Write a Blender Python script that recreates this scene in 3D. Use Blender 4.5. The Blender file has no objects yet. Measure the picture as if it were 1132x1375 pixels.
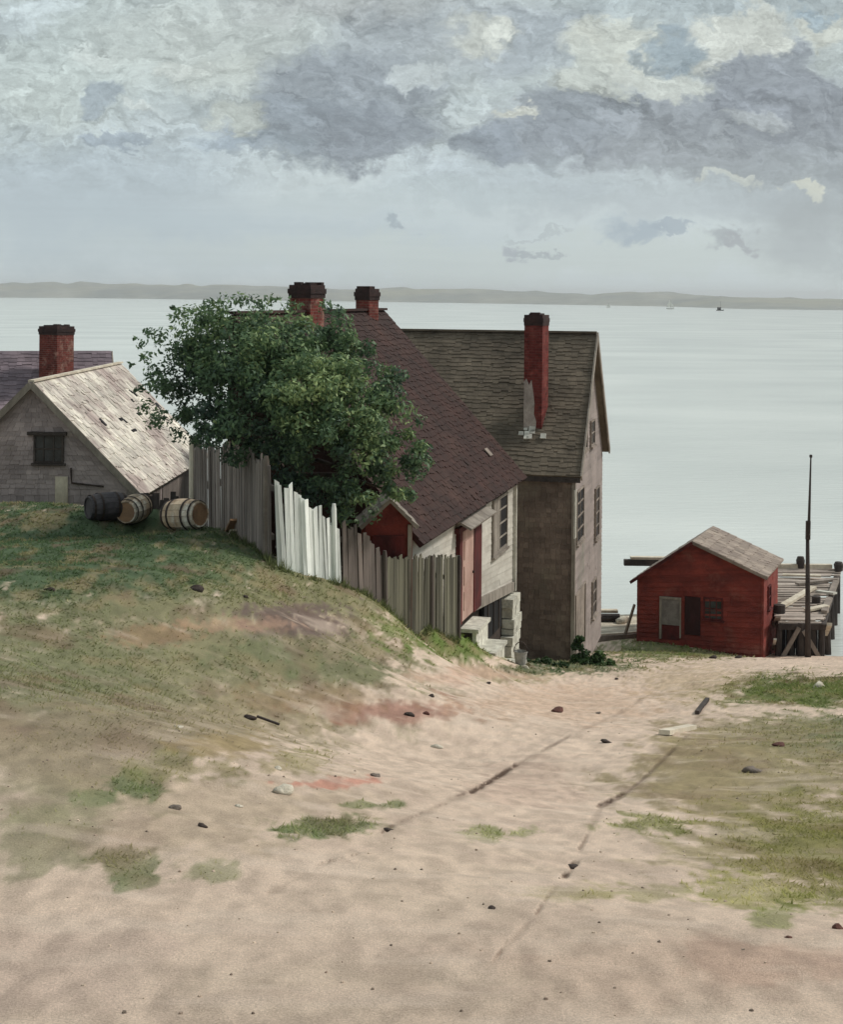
import bpy, math, random
import numpy as np
from mathutils import Vector, Matrix

random.seed(7)
RNG = np.random.default_rng(11)
SC = bpy.context.scene
COL = SC.collection

# ------------------------------------------------------------------ camera model (used to place things at real depths)
F = 2000.0            # focal length in photo pixels (photo 1132 wide)
CX, CY = 566.0, 397.0 # principal point = eye level
ROLL = math.radians(0.5)
E = 12.7              # eye height above the water
CR, SR = math.cos(ROLL), math.sin(ROLL)

def W(px, py, d):
    dx, dy = px - CX, py - CY
    X = dx * CR + dy * SR
    Y = -dx * SR + dy * CR
    return Vector((X / F * d, d, E - Y / F * d))

def proj(x, y, z):
    X = x / y * F
    Y = (E - z) / y * F
    return X * CR - Y * SR + CX, X * SR + Y * CR + CY

def ray_plane(px, py, p, n):
    a = W(px, py, 1.0) - Vector((0, 0, E))
    o = Vector((0, 0, E))
    t = (Vector(p) - o).dot(n) / a.dot(n)
    return o + a * t

# ------------------------------------------------------------------ numpy noise
def _hash(ix, iy, s):
    h = (ix.astype(np.int64) * 374761393 + iy.astype(np.int64) * 668265263 + s * 982451653) & 0x7fffffff
    h = ((h ^ (h >> 13)) * 1274126177) & 0x7fffffff
    return ((h ^ (h >> 16)) & 0xffff) / 65535.0

def vnoise(x, y, s=0):
    ix, iy = np.floor(x), np.floor(y)
    fx, fy = x - ix, y - iy
    fx = fx * fx * (3 - 2 * fx); fy = fy * fy * (3 - 2 * fy)
    a = _hash(ix, iy, s); b = _hash(ix + 1, iy, s); c = _hash(ix, iy + 1, s); d = _hash(ix + 1, iy + 1, s)
    return (a * (1 - fx) + b * fx) * (1 - fy) + (c * (1 - fx) + d * fx) * fy

def fbm(x, y, s=0, o=4):
    v, a, t = 0, 1.0, 0
    for i in range(o):
        v = v + a * vnoise(x * 2 ** i + 17.3 * i, y * 2 ** i + 9.1 * i, s + i); t += a; a *= .5
    return v / t   # 0..1

def lin(c):
    return tuple(((v / 255 / 12.92) if v / 255 <= .04045 else ((v / 255 + .055) / 1.055) ** 2.4) for v in c)

# ------------------------------------------------------------------ objects
def tag(o, label=None, cat=None, group=None, kind=None):
    if label: o['label'] = label
    if cat: o['category'] = cat
    if group: o['group'] = group
    if kind: o['kind'] = kind
    return o

def thing(name, label, cat, loc, group=None):
    o = bpy.data.objects.new(name, None); COL.objects.link(o)
    o.empty_display_size = .2
    o.location = loc
    return tag(o, label, cat, group)

def root_loc(o):
    while o.parent: o = o.parent
    return Vector(o.location)

class MB:
    def __init__(s): s.v = []; s.f = []; s.r = []
    def add(s, vs, fs, r=None):
        b = len(s.v); s.v += [tuple(v) for v in vs]
        for f in fs:
            s.f.append([i + b for i in f]); s.r.append(.5 if r is None else r)
    def hexa(s, p, r=None):   # p: 4 bottom + 4 top
        s.add(p, [(3, 2, 1, 0), (4, 5, 6, 7), (0, 1, 5, 4), (1, 2, 6, 5), (2, 3, 7, 6), (3, 0, 4, 7)], r)
    def box(s, c, ax, ay, az, hx, hy, hz, r=None):
        c = Vector(c); ax = Vector(ax) * hx; ay = Vector(ay) * hy; az = Vector(az) * hz
        s.hexa([c - ax - ay - az, c + ax - ay - az, c + ax + ay - az, c - ax + ay - az,
                c - ax - ay + az, c + ax - ay + az, c + ax + ay + az, c - ax + ay + az], r)
    def abox(s, x0, x1, y0, y1, z0, z1, r=None):
        s.box(((x0 + x1) / 2, (y0 + y1) / 2, (z0 + z1) / 2), (1, 0, 0), (0, 1, 0), (0, 0, 1), (x1 - x0) / 2, (y1 - y0) / 2, (z1 - z0) / 2, r)
    def slab(s, A, B, C, D, t, r=None):   # quad extruded down its normal by t
        A, B, C, D = map(Vector, (A, B, C, D)); n = (B - A).cross(D - A).normalized() * t
        s.hexa([A - n, B - n, C - n, D - n, A, B, C, D], r)
    def bar(s, a, b, w, h, r=None, up=(0, 0, 1), w2=None, h2=None):
        a, b = Vector(a), Vector(b); d = (b - a).normalized(); u = Vector(up)
        if abs(d.dot(u)) > .95: u = Vector((0, 1, 0))
        x = d.cross(u).normalized(); y = x.cross(d).normalized()
        w2 = w if w2 is None else w2; h2 = h if h2 is None else h2
        q = lambda p, ww, hh: [p - x * ww - y * hh, p + x * ww - y * hh, p + x * ww + y * hh, p - x * ww + y * hh]
        s.hexa(q(a, w / 2, h / 2) + q(b, w2 / 2, h2 / 2), r)
    def tube(s, pts, rad, n=8, r=None, caps=True):
        pts = [Vector(p) for p in pts]; vs = []; fs = []
        for i, p in enumerate(pts):
            d = (pts[min(i + 1, len(pts) - 1)] - pts[max(i - 1, 0)]).normalized()
            u = Vector((0, 0, 1)) if abs(d.z) < .9 else Vector((1, 0, 0))
            x = d.cross(u).normalized(); y = x.cross(d)
            rr = rad[i] if isinstance(rad, (list, tuple)) else rad
            for k in range(n):
                a = 2 * math.pi * k / n; vs.append(p + x * math.cos(a) * rr + y * math.sin(a) * rr)
        for i in range(len(pts) - 1):
            for k in range(n):
                k2 = (k + 1) % n; fs.append((i * n + k, i * n + k2, (i + 1) * n + k2, (i + 1) * n + k))
        if caps:
            fs.append(tuple(range(n - 1, -1, -1))); m = (len(pts) - 1) * n; fs.append(tuple(range(m, m + n)))
        s.add(vs, fs, r)
    def prism(s, poly, off, r=None):      # polygon extruded by vector off
        n = len(poly); off = Vector(off); a = [Vector(p) for p in poly]; b = [p + off for p in a]
        fs = [tuple(range(n)), tuple(range(2 * n - 1, n - 1, -1))]
        for i in range(n): j = (i + 1) % n; fs.append((j, i, n + i, n + j))
        s.add(a + b, fs, r)
    def build(s, name, m, parent=None, smooth=False, off=None):
        if parent is not None and off is None: off = root_loc(parent)
        off = Vector(off) if off is not None else Vector((0, 0, 0))
        V = np.array(s.v, dtype=np.float64) - np.array(off)
        me = bpy.data.meshes.new(name); me.from_pydata(V.tolist(), [], s.f)
        at = me.attributes.new('rnd', 'FLOAT', 'FACE'); at.data.foreach_set('value', np.array(s.r, dtype=np.float32))
        uv = me.uv_layers.new(name='UVMap'); buf = np.zeros((len(me.loops), 2), dtype=np.float32)
        for p in me.polygons:
            n = p.normal; u = Vector((-n.y, n.x, 0))
            u = Vector((1, 0, 0)) if u.length < 1e-4 else u.normalized()
            w = n.cross(u)
            for li in p.loop_indices:
                c = me.vertices[me.loops[li].vertex_index].co; buf[li] = (c.dot(u), c.dot(w))
        uv.data.foreach_set('uv', buf.ravel())
        me.materials.append(m)
        if smooth: me.polygons.foreach_set('use_smooth', [True] * len(me.polygons))
        me.update()
        o = bpy.data.objects.new(name, me); COL.objects.link(o)
        if parent is not None: o.parent = parent
        elif off.length: o.location = off
        return o

def cover(mb, A, B, C, D, exposure=.16, width=.16, thick=.018, jit=.25, skip=0.0, lift=.004, ragged=.03):
    """overlapping shingles or boards over a quad (A,B bottom edge; D over A, C over B)"""
    A, B, C, D = map(Vector, (A, B, C, D)); n = (B - A).cross(D - A).normalized()
    H = ((D - A).length + (C - B).length) / 2; rows = max(1, int(round(H / exposure)))
    P = lambda u, v: (A * (1 - u) + B * u) * (1 - v) + (D * (1 - u) + C * u) * v
    for i in range(rows):
        v0, v1 = i / rows, min(1.0, (i + 1.25) / rows); vm = (i + .5) / rows
        L = (P(1, vm) - P(0, vm)).length
        if L < .02: continue
        k = max(1, int(round(L / width))); e = [0.0]
        for j in range(1, k): e.append((j + random.uniform(-jit, jit)) / k)
        e.append(1.0); rowr = random.uniform(-.15, .15)
        for j in range(k):
            if skip and random.random() < skip: continue
            g = .003 / max(L, .1)
            dv = random.uniform(-ragged, ragged) / rows * 3
            a, b = e[j] + g, e[j + 1] - g
            va, vb = max(0, v0 + dv), max(0, v0 + dv + random.uniform(-1, 1) * ragged / rows)
            if i == 0: va, vb = va - .0, vb - .0
            p0, p1, p2, p3 = P(a, va), P(b, vb), P(b, v1), P(a, v1)
            t = thick * random.uniform(.7, 1.25)
            mb.hexa([p0, p1, p2, p3, p0 + n * (t + lift), p1 + n * (t + lift), p2 + n * (lift), p3 + n * (lift)],
                    min(1, max(0, random.gauss(.5, .2) + rowr)))

# ------------------------------------------------------------------ materials
def mat(name, c1, c2, nscale=2.0, stretch=(1, 1, 1), rough=.85, bump=.3, bdist=.02, rnd=.5, coord='Object', fine=18.0, spec=.3, contrast=(.35, .65), c3=None, c3amt=(.55, .75)):
    m = bpy.data.materials.new(name); m.use_nodes = True; nt = m.node_tree; N = nt.nodes; L = nt.links
    b = N['Principled BSDF']; b.inputs['Roughness'].default_value = rough
    b.inputs['Specular IOR Level'].default_value = spec
    tc = N.new('ShaderNodeTexCoord'); mp = N.new('ShaderNodeMapping'); mp.inputs['Scale'].default_value = stretch
    L.new(tc.outputs[coord], mp.inputs['Vector'])
    n1 = N.new('ShaderNodeTexNoise'); n1.inputs['Scale'].default_value = nscale; n1.inputs['Detail'].default_value = 6
    n1.inputs['Roughness'].default_value = .6; n1.inputs['Distortion'].default_value = .4
    L.new(mp.outputs[0], n1.inputs['Vector'])
    r1 = N.new('ShaderNodeMapRange'); r1.inputs['From Min'].default_value = contrast[0]; r1.inputs['From Max'].default_value = contrast[1]
    L.new(n1.outputs['Fac'], r1.inputs['Value'])
    mx = N.new('ShaderNodeMix'); mx.data_type = 'RGBA'; mx.inputs['A'].default_value = (*lin(c1), 1); mx.inputs['B'].default_value = (*lin(c2), 1)
    L.new(r1.outputs[0], mx.inputs['Factor']); col = mx.outputs['Result']
    if c3:
        n3 = N.new('ShaderNodeTexNoise'); n3.inputs['Scale'].default_value = nscale * .45; n3.inputs['Detail'].default_value = 8; n3.inputs['Roughness'].default_value = .7
        L.new(mp.outputs[0], n3.inputs['Vector'])
        r3 = N.new('ShaderNodeMapRange'); r3.inputs['From Min'].default_value = c3amt[0]; r3.inputs['From Max'].default_value = c3amt[1]
        L.new(n3.outputs['Fac'], r3.inputs['Value'])
        m3 = N.new('ShaderNodeMix'); m3.data_type = 'RGBA'; m3.inputs['B'].default_value = (*lin(c3), 1)
        L.new(r3.outputs[0], m3.inputs['Factor']); L.new(col, m3.inputs['A']); col = m3.outputs['Result']
    n2 = N.new('ShaderNodeTexNoise'); n2.inputs['Scale'].default_value = fine; n2.inputs['Detail'].default_value = 5; n2.inputs['Roughness'].default_value = .65
    L.new(mp.outputs[0], n2.inputs['Vector'])
    at = N.new('ShaderNodeAttribute'); at.attribute_name = 'rnd'
    # value factor = 1 + (rnd-.5)*rnd + (fine-.5)*.5
    a1 = N.new('ShaderNodeMath'); a1.operation = 'MULTIPLY_ADD'; a1.inputs[1].default_value = rnd; a1.inputs[2].default_value = 1 - rnd * .5
    L.new(at.outputs['Fac'], a1.inputs[0])
    a2 = N.new('ShaderNodeMath'); a2.operation = 'MULTIPLY_ADD'; a2.inputs[1].default_value = .6; a2.inputs[2].default_value = .7
    L.new(n2.outputs['Fac'], a2.inputs[0])
    a3 = N.new('ShaderNodeMath'); a3.operation = 'MULTIPLY'; L.new(a1.outputs[0], a3.inputs[0]); L.new(a2.outputs[0], a3.inputs[1])
    vm = N.new('ShaderNodeVectorMath'); vm.operation = 'SCALE'; L.new(col, vm.inputs[0]); L.new(a3.outputs[0], vm.inputs['Scale'])
    L.new(vm.outputs[0], b.inputs['Base Color'])
    if bump:
        bp = N.new('ShaderNodeBump'); bp.inputs['Strength'].default_value = bump; bp.inputs['Distance'].default_value = bdist
        ad = N.new('ShaderNodeMath'); ad.operation = 'ADD'; L.new(n2.outputs['Fac'], ad.inputs[0]); L.new(n1.outputs['Fac'], ad.inputs[1])
        L.new(ad.outputs[0], bp.inputs['Height']); L.new(bp.outputs[0], b.inputs['Normal'])
    return m

def brick_mat(name, c1, c2, mortar, c3=None):
    m = bpy.data.materials.new(name); m.use_nodes = True; nt = m.node_tree; N = nt.nodes; L = nt.links
    b = N['Principled BSDF']; b.inputs['Roughness'].default_value = .9; b.inputs['Specular IOR Level'].default_value = .2
    tc = N.new('ShaderNodeTexCoord')
    wn = N.new('ShaderNodeTexNoise'); wn.inputs['Scale'].default_value = 6; L.new(tc.outputs['Object'], wn.inputs['Vector'])
    wm = N.new('ShaderNodeMix'); wm.data_type = 'RGBA'; wm.inputs['Factor'].default_value = .02; L.new(tc.outputs['UV'], wm.inputs['A']); L.new(wn.outputs['Color'], wm.inputs['B'])
    br = N.new('ShaderNodeTexBrick'); br.inputs['Scale'].default_value = 1; br.inputs['Brick Width'].default_value = .2; br.inputs['Row Height'].default_value = .072
    br.inputs['Mortar Size'].default_value = .007; br.inputs['Mortar Smooth'].default_value = .4; br.inputs['Bias'].default_value = -.1
    br.inputs['Color1'].default_value = (*lin(c1), 1); br.inputs['Color2'].default_value = (*lin(c2), 1); br.inputs['Mortar'].default_value = (*lin(mortar), 1)
    L.new(wm.outputs['Result'], br.inputs['Vector'])
    n2 = N.new('ShaderNodeTexNoise'); n2.inputs['Scale'].default_value = 5; n2.inputs['Detail'].default_value = 8; n2.inputs['Roughness'].default_value = .75; L.new(tc.outputs['Object'], n2.inputs['Vector'])
    a2 = N.new('ShaderNodeMapRange'); a2.inputs['From Min'].default_value = .3; a2.inputs['From Max'].default_value = .7; a2.inputs['To Min'].default_value = .4; a2.inputs['To Max'].default_value = 1.3
    L.new(n2.outputs['Fac'], a2.inputs['Value'])
    n3 = N.new('ShaderNodeTexNoise'); n3.inputs['Scale'].default_value = 2.6; n3.inputs['Detail'].default_value = 9; n3.inputs['Roughness'].default_value = .7; L.new(tc.outputs['Object'], n3.inputs['Vector'])
    r3 = N.new('ShaderNodeMapRange'); r3.inputs['From Min'].default_value = .53; r3.inputs['From Max'].default_value = .66; r3.inputs['To Max'].default_value = .6; L.new(n3.outputs['Fac'], r3.inputs['Value'])
    m3 = N.new('ShaderNodeMix'); m3.data_type = 'RGBA'; m3.inputs['B'].default_value = (*lin(c3 or (176, 146, 132)), 1); L.new(r3.outputs[0], m3.inputs['Factor']); L.new(br.outputs['Color'], m3.inputs['A'])
    vm = N.new('ShaderNodeVectorMath'); vm.operation = 'SCALE'; L.new(m3.outputs['Result'], vm.inputs[0]); L.new(a2.outputs[0], vm.inputs['Scale'])
    L.new(vm.outputs[0], b.inputs['Base Color'])
    bp = N.new('ShaderNodeBump'); bp.inputs['Strength'].default_value = .6; bp.inputs['Distance'].default_value = .012; bp.invert = True
    L.new(br.outputs['Fac'], bp.inputs['Height']); L.new(bp.outputs[0], b.inputs['Normal'])
    return m

M = {}
M['roof_red'] = mat('dark_red_shingles', (59, 36, 31), (43, 27, 24), 1.4, rnd=.45, c3=(70, 48, 41), c3amt=(.52, .7), bump=.5)
M['roof_brown'] = mat('weathered_brown_shingles', (113, 102, 88), (88, 79, 68), 1.1, rnd=.4, c3=(74, 66, 56), c3amt=(.5, .66), bump=.5)
M['wall_brown'] = mat('dark_brown_shingles', (120, 105, 95), (92, 79, 71), 1.0, rnd=.5, c3=(128, 118, 104), c3amt=(.5, .68))
M['wall_pink'] = mat('pinkish_grey_clapboard', (148, 136, 131), (127, 117, 113), 1.2, (1, 1, .4), rnd=.35, c3=(112, 112, 100), c3amt=(.55, .7))
M['wall_white'] = mat('old_white_clapboard', (194, 190, 180), (174, 168, 158), 1.3, (1, 1, 2.5), rnd=.3, c3=(156, 148, 136), c3amt=(.6, .8))
M['trim_white'] = mat('worn_white_paint', (205, 202, 192), (170, 166, 156), 3, rnd=.3)
M['trim_grey'] = mat('bare_grey_trim', (150, 142, 132), (112, 104, 96), 3, (1, 1, .4), rnd=.4)
M['stone_white'] = mat('whitewashed_stone', (222, 220, 206), (176, 172, 160), 5, rnd=.5, bump=.8, bdist=.03, c3=(110, 104, 92), c3amt=(.62, .72))
M['dark'] = mat('dark_interior', (26, 24, 26), (14, 13, 15), 4, bump=0, rnd=.2)
M['glass'] = mat('dark_window_glass', (58, 62, 68), (30, 32, 36), 2.5, rough=.18, bump=.05, spec=.5, rnd=.2)
M['door_pink'] = mat('sunbleached_pink_door', (184, 154, 142), (154, 122, 111), 3, (1, 1, .3), rnd=.3)
M['door_red'] = mat('dark_red_paint', (96, 36, 34), (62, 24, 24), 3, (1, 1, .4), rnd=.4)
M['red_board'] = mat('barn_red_boards', (128, 56, 47), (98, 42, 37), 1.6, (1, 1, 1.5), rnd=.5, c3=(132, 84, 74), c3amt=(.54, .72))
M['shed_roof'] = mat('grey_tan_roof_boards', (158, 144, 132), (130, 117, 108), 1.6, rnd=.4, c3=(112, 98, 92), c3amt=(.55, .7))
M['roof_white'] = mat('bleached_roof_boards', (222, 216, 202), (176, 168, 160), 1.5, rnd=.65, c3=(160, 146, 140), c3amt=(.44, .6), bump=.5)
M['wall_grey'] = mat('mauve_grey_shingles', (166, 153, 152), (138, 127, 127), 1.3, rnd=.5, c3=(176, 164, 152), c3amt=(.55, .7))
M['roof_slate'] = mat('purple_grey_shingles', (132, 118, 124), (106, 95, 102), 1.2, rnd=.5)
M['gable_rust'] = mat('rusty_gable_boards', (140, 92, 76), (110, 76, 66), 2, rnd=.4)
M['fence_grey'] = mat('silver_grey_fence_boards', (160, 148, 141), (114, 105, 100), 3.0, (1, 1, .12), rnd=.9, fine=30, bump=.6)
M['fence_white'] = mat('white_fence_boards', (246, 249, 244), (214, 220, 215), 3.0, (1, 1, .12), rnd=.6, fine=30, bump=.5, c3=(130, 134, 130), c3amt=(.58, .7))
M['fence_dark'] = mat('dark_grey_fence_boards', (116, 106, 100), (80, 74, 70), 3.0, (1, 1, .12), rnd=.9, fine=30, bump=.6)
M['fence_green'] = mat('mossy_grey_fence_boards', (106, 104, 88), (80, 78, 67), 3.0, (1, 1, .12), rnd=.7, fine=30, bump=.6)
M['timber'] = mat('weathered_timber', (150, 138, 128), (108, 98, 90), 3.0, (.5, .5, .5), rnd=.6, fine=25, bump=.6)
M['timber_deck'] = mat('sunlit_grey_deck', (190, 176, 165), (156, 144, 134), 1.5, (.5, .5, .5), rnd=.6, fine=25, bump=.6, c3=(130, 118, 108), c3amt=(.52, .7))
M['under_deck_shade'] = mat('under_deck_shade_boards', (46, 44, 50), (28, 27, 32), 3, rnd=.6)  # near-black: the shade under the wharf put into the colour
M['timber_dark'] = mat('wet_dark_timber', (78, 70, 66), (48, 43, 42), 3.0, (.6, .6, .3), rnd=.6, fine=25, bump=.6)
M['timber_pale'] = mat('pale_dry_timber', (214, 204, 186), (176, 164, 146), 3.0, (.6, .6, .3), rnd=.4, fine=25, bump=.5)
M['plank_tan'] = mat('orange_tan_plank', (176, 140, 108), (132, 104, 84), 3.0, (.3, 1, 1), rnd=.5, fine=25)
M['stave_dark'] = mat('dark_barrel_staves', (88, 84, 86), (56, 53, 57), 3, rnd=.7)
M['stave_pale'] = mat('pale_barrel_staves', (196, 176, 152), (150, 124, 102), 4, (1, 1, .6), rnd=.8, c3=(214, 208, 196), c3amt=(.5, .62))
M['iron'] = mat('rusty_iron', (70, 56, 50), (44, 38, 36), 8, rough=.7, rnd=.2)
M['bark'] = mat('grey_brown_bark', (84, 72, 60), (54, 46, 40), 6, (1, 1, .3), bump=.9, bdist=.03)
M['brick'] = brick_mat('old_red_brick', (118, 58, 52), (92, 44, 41), (120, 96, 86))
M['brick_dark'] = brick_mat('sooty_red_brick', (92, 46, 42), (66, 34, 33), (76, 58, 54))
M['brick_tall'] = brick_mat('deep_red_brick', (118, 52, 48), (92, 40, 38), (104, 66, 60), c3=(140, 84, 76))
M['soot'] = mat('sooted_brick_cap', (60, 42, 40), (40, 30, 30), 6, rnd=.4, bump=.6)
M['plaster'] = mat('grey_mortar_patch', (176, 164, 156), (142, 132, 126), 5, bump=.7)
M['rock_dark'] = mat('dark_rock', (74, 62, 56), (46, 40, 38), 6, bump=.9, bdist=.03)
M['rock_mid'] = mat('grey_rock', (128, 116, 106), (90, 82, 76), 6, bump=.9, bdist=.03)
M['rock_pale'] = mat('pale_rock', (216, 208, 190), (160, 150, 136), 6, bump=.9, bdist=.03)
M['rock_red'] = mat('reddish_rock', (104, 66, 56), (66, 44, 40), 6, bump=.9, bdist=.03)
M['sail'] = mat('white_sailcloth', (236, 234, 226), (214, 212, 204), 1, bump=0, rnd=.1)
M['hull_white'] = mat('white_hull', (220, 218, 210), (190, 188, 180), 1, bump=0, rnd=.1)
M['hull_dark'] = mat('dark_hull', (40, 38, 38), (28, 27, 28), 1, bump=0, rnd=.1)
M['tin'] = mat('grey_tin', (168, 166, 162), (130, 128, 124), 6, rough=.5, bump=.2)

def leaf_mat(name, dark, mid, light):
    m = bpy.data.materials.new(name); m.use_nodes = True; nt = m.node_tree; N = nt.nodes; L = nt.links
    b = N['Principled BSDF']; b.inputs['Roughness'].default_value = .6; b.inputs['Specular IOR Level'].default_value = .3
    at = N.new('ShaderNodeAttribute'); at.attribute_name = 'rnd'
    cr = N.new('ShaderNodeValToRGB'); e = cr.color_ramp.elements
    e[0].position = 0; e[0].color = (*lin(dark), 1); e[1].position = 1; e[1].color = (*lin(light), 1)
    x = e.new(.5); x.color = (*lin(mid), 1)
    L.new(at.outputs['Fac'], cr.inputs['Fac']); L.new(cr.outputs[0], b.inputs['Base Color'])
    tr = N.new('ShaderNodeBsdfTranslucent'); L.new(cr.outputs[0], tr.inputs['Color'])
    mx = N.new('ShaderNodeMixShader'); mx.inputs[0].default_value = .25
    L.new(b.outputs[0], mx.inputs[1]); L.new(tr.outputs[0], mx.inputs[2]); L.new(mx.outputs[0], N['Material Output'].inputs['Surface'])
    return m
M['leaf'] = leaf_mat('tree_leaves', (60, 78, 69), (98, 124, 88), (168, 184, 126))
M['weed'] = leaf_mat('weed_leaves', (40, 62, 38), (64, 90, 48), (110, 130, 70))

# ------------------------------------------------------------------ terrain
CTRL = []   # x, y, h(below eye)
def c(px, py, d):
    p = W(px, py, d); CTRL.append((p.x, p.y, E - p.z))
def cx(x, y, h): CTRL.append((x, y, h))
for px in (-300, 100, 566, 1000, 1500): c(px, 1375, 4.0)
for x in (-6, 0, 6): cx(x, 0.3, 1.45)
# crest of the knoll and foot of the fence
for p in ((-260, 680, 39), (10, 692, 38), (130, 694, 36), (200, 704, 34), (258, 706, 32.4), (310, 722, 28.9), (365, 757, 25), (410, 770, 25.4), (457, 783, 26), (517, 820, 27.2),
          (565, 838, 29), (617, 852, 31.4), (650, 874, 33.6), (694, 891, 33.4), (690, 888, 39), (768, 893, 40.4), (812, 876, 45)): c(*p)
# slope of the hill (road line)
for p in ((600, 905, 27.5), (690, 908, 31), (660, 896, 31), (640, 880, 31), (672, 884, 33.0), (500, 905, 20), (700, 930, 24), (560, 1010, 14), (700, 1130, 8), (300, 985, 10.5), (100, 945, 9.2), (10, 764, 20), (10, 713, 30), (100, 763, 20), (100, 714, 30), (200, 768, 20), (200, 723, 28), (300, 788, 18), (-200, 762, 20), (-200, 705, 32), (1000, 1010, 14), (900, 930, 25),
          (1130, 1120, 8.6), (1130, 960, 19.5), (1130, 905, 31), (1400, 905, 31), (900, 892, 37), (1060, 886, 44)): c(*p)
for p in ((855, 861, 51.3), (1022, 884, 50), (1086, 882, 50.2), (1140, 884, 50), (1500, 884, 51), (960, 868, 53.5)): c(*p)
# land behind the crest falls to the water
for p in ((-14, 44, 7.3), (-9, 42, 7.0), (-4, 31, 7.2), (-2.0, 28.6, 6.4), (-1.2, 30.5, 7.2), (-8, 38, 6.3), (-4, 38, 8.8), (-1.5, 39, 9.6), (-14, 52, 9.6), (-6, 48, 10.6), (0, 47, 11.3), (6, 50, 12.0), (-14, 60, 12.2),
          (-4, 57, 12.9), (2, 56, 12.95), (7, 56, 12.9), (11, 55.5, 13.0), (16, 53.6, 12.9), (22, 54, 12.9), (-24, 40, 5.4), (-26, 60, 12.0), (28, 44, 11), (28, 20, 5.2), (-26, 18, 3.2), (0, 66, 14.5), (-26, 72, 14.5), (28, 64, 14.5)): cx(*p)
CT = np.array(CTRL)
def _phi(r2): return np.where(r2 > 1e-9, r2 * np.log(np.maximum(r2, 1e-9)) * .5, 0.0)
_n = len(CT); _A = np.zeros((_n + 3, _n + 3))
_d2 = ((CT[:, None, :2] - CT[None, :, :2]) ** 2).sum(-1)
_A[:_n, :_n] = _phi(_d2) + np.eye(_n) * .02
_A[:_n, _n] = 1; _A[:_n, _n + 1:] = CT[:, :2]; _A[_n:, :_n] = _A[:_n, _n:].T
_w = np.linalg.solve(_A, np.concatenate([CT[:, 2], np.zeros(3)]))
def HT0(x, y):
    x = np.asarray(x, float); y = np.asarray(y, float); sh = x.shape; x = x.ravel(); y = y.ravel()
    out = np.zeros(len(x))
    for i in range(0, len(x), 20000):
        a, b = x[i:i + 20000], y[i:i + 20000]
        r2 = (a[:, None] - CT[None, :, 0]) ** 2 + (b[:, None] - CT[None, :, 1]) ** 2
        out[i:i + 20000] = _phi(r2) @ _w[:_n] + _w[_n] + _w[_n + 1] * a + _w[_n + 2] * b
    return out.reshape(sh)

RUTS = [([(860, 938), (845, 952), (772, 985), (690, 1030), (630, 1062), (560, 1095), (515, 1114), (440, 1158), (360, 1200)], 9),
        ([(945, 945), (925, 985), (870, 1042), (806, 1083), (790, 1120), (765, 1165), (722, 1225), (660, 1292)], 8)]
DEEP = [([(634, 1063), (660, 1048), (694, 1026)], 7), ([(694, 1026), (765, 988)], 3.5), ([(806, 1082), (836, 1068)], 9), ([(836, 1068), (870, 1040), (926, 984)], 4), ([(758, 1176), (772, 1158)], 7), ([(512, 1118), (530, 1106)], 5), ([(530, 1106), (600, 1078)], 3),
        ([(425, 1160), (480, 1146)], 3), ([(720, 1226), (740, 1196)], 4), ([(660, 1292), (684, 1262)], 4), ([(612, 1070), (622, 1066)], 5), ([(835, 954), (850, 946)], 4), ([(778, 1140), (790, 1118)], 4)]
def seg_dist(px, py, pts, sy=1.6):
    best = np.full(px.shape, 1e9); 
    for (x0, y0), (x1, y1) in zip(pts[:-1], pts[1:]):
        dx, dy = x1 - x0, (y1 - y0) * sy
        t = np.clip(((px - x0) * dx + (py - y0) * sy * dy) / (dx * dx + dy * dy), 0, 1)
        best = np.minimum(best, np.hypot(px - x0 - t * dx, (py - y0) * sy - t * dy))
    return best

def rut_mask(x, y, z):
    px, py = proj(x, y, z); m = np.zeros(px.shape)
    for pts, wd in RUTS:
        d = seg_dist(px, py, pts)
        nb = fbm(px / 45.0, py / 22.0, 31, 3)
        w = wd * np.clip((nb - .25) * 2.0, .05, 1) * np.clip(14.0 / np.maximum(y, 6), .45, 1.1)
        m = np.maximum(m, .28 * np.clip(1.25 - d / w, 0, 1) * np.clip((nb - .3) * 4, 0, 1))
    for pts, wd in DEEP:
        d = seg_dist(px, py, pts); nb = fbm(px / 14.0, py / 8.0, 37, 3)
        m = np.maximum(m, np.clip((1.2 - d / (wd * (.25 + .75 * nb))) * 1.6, 0, 1) * np.clip((nb - .3) * 5, .0, 1) * np.clip(wd / 7, .5, 1))
    return m

def HT(x, y):
    """terrain height (world z)"""
    x = np.asarray(x, float); y = np.asarray(y, float)
    h = HT0(x, y)
    z = E - h
    amp = np.clip((y - 2) / 10, .25, 1)
    z = z + (fbm(x * .8, y * .8, 3, 3) - .5) * .10 * amp + (fbm(x * 4, y * 4, 5, 3) - .5) * .045 * np.clip(y / 10, .5, 1)
    yy = np.maximum(y, 1.0)
    z = z - rut_mask(x, yy, z) * .018
    z = np.maximum(z, -2.0)
    return z
def hz(x, y): return float(HT(np.array([x]), np.array([y]))[0])

def ground_hit(px, py, dmin=3.0, dmax=58.0):
    ds = np.geomspace(dmin, dmax, 700)
    dx, dy = px - CX, py - CY
    X = (dx * CR + dy * SR) / F * ds; Z = E - (-dx * SR + dy * CR) / F * ds
    g = HT(X, ds); i = np.where(Z <= g)[0]
    i = i[0] if len(i) else len(ds) - 1
    return Vector((X[i], ds[i], g[i]))

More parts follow.
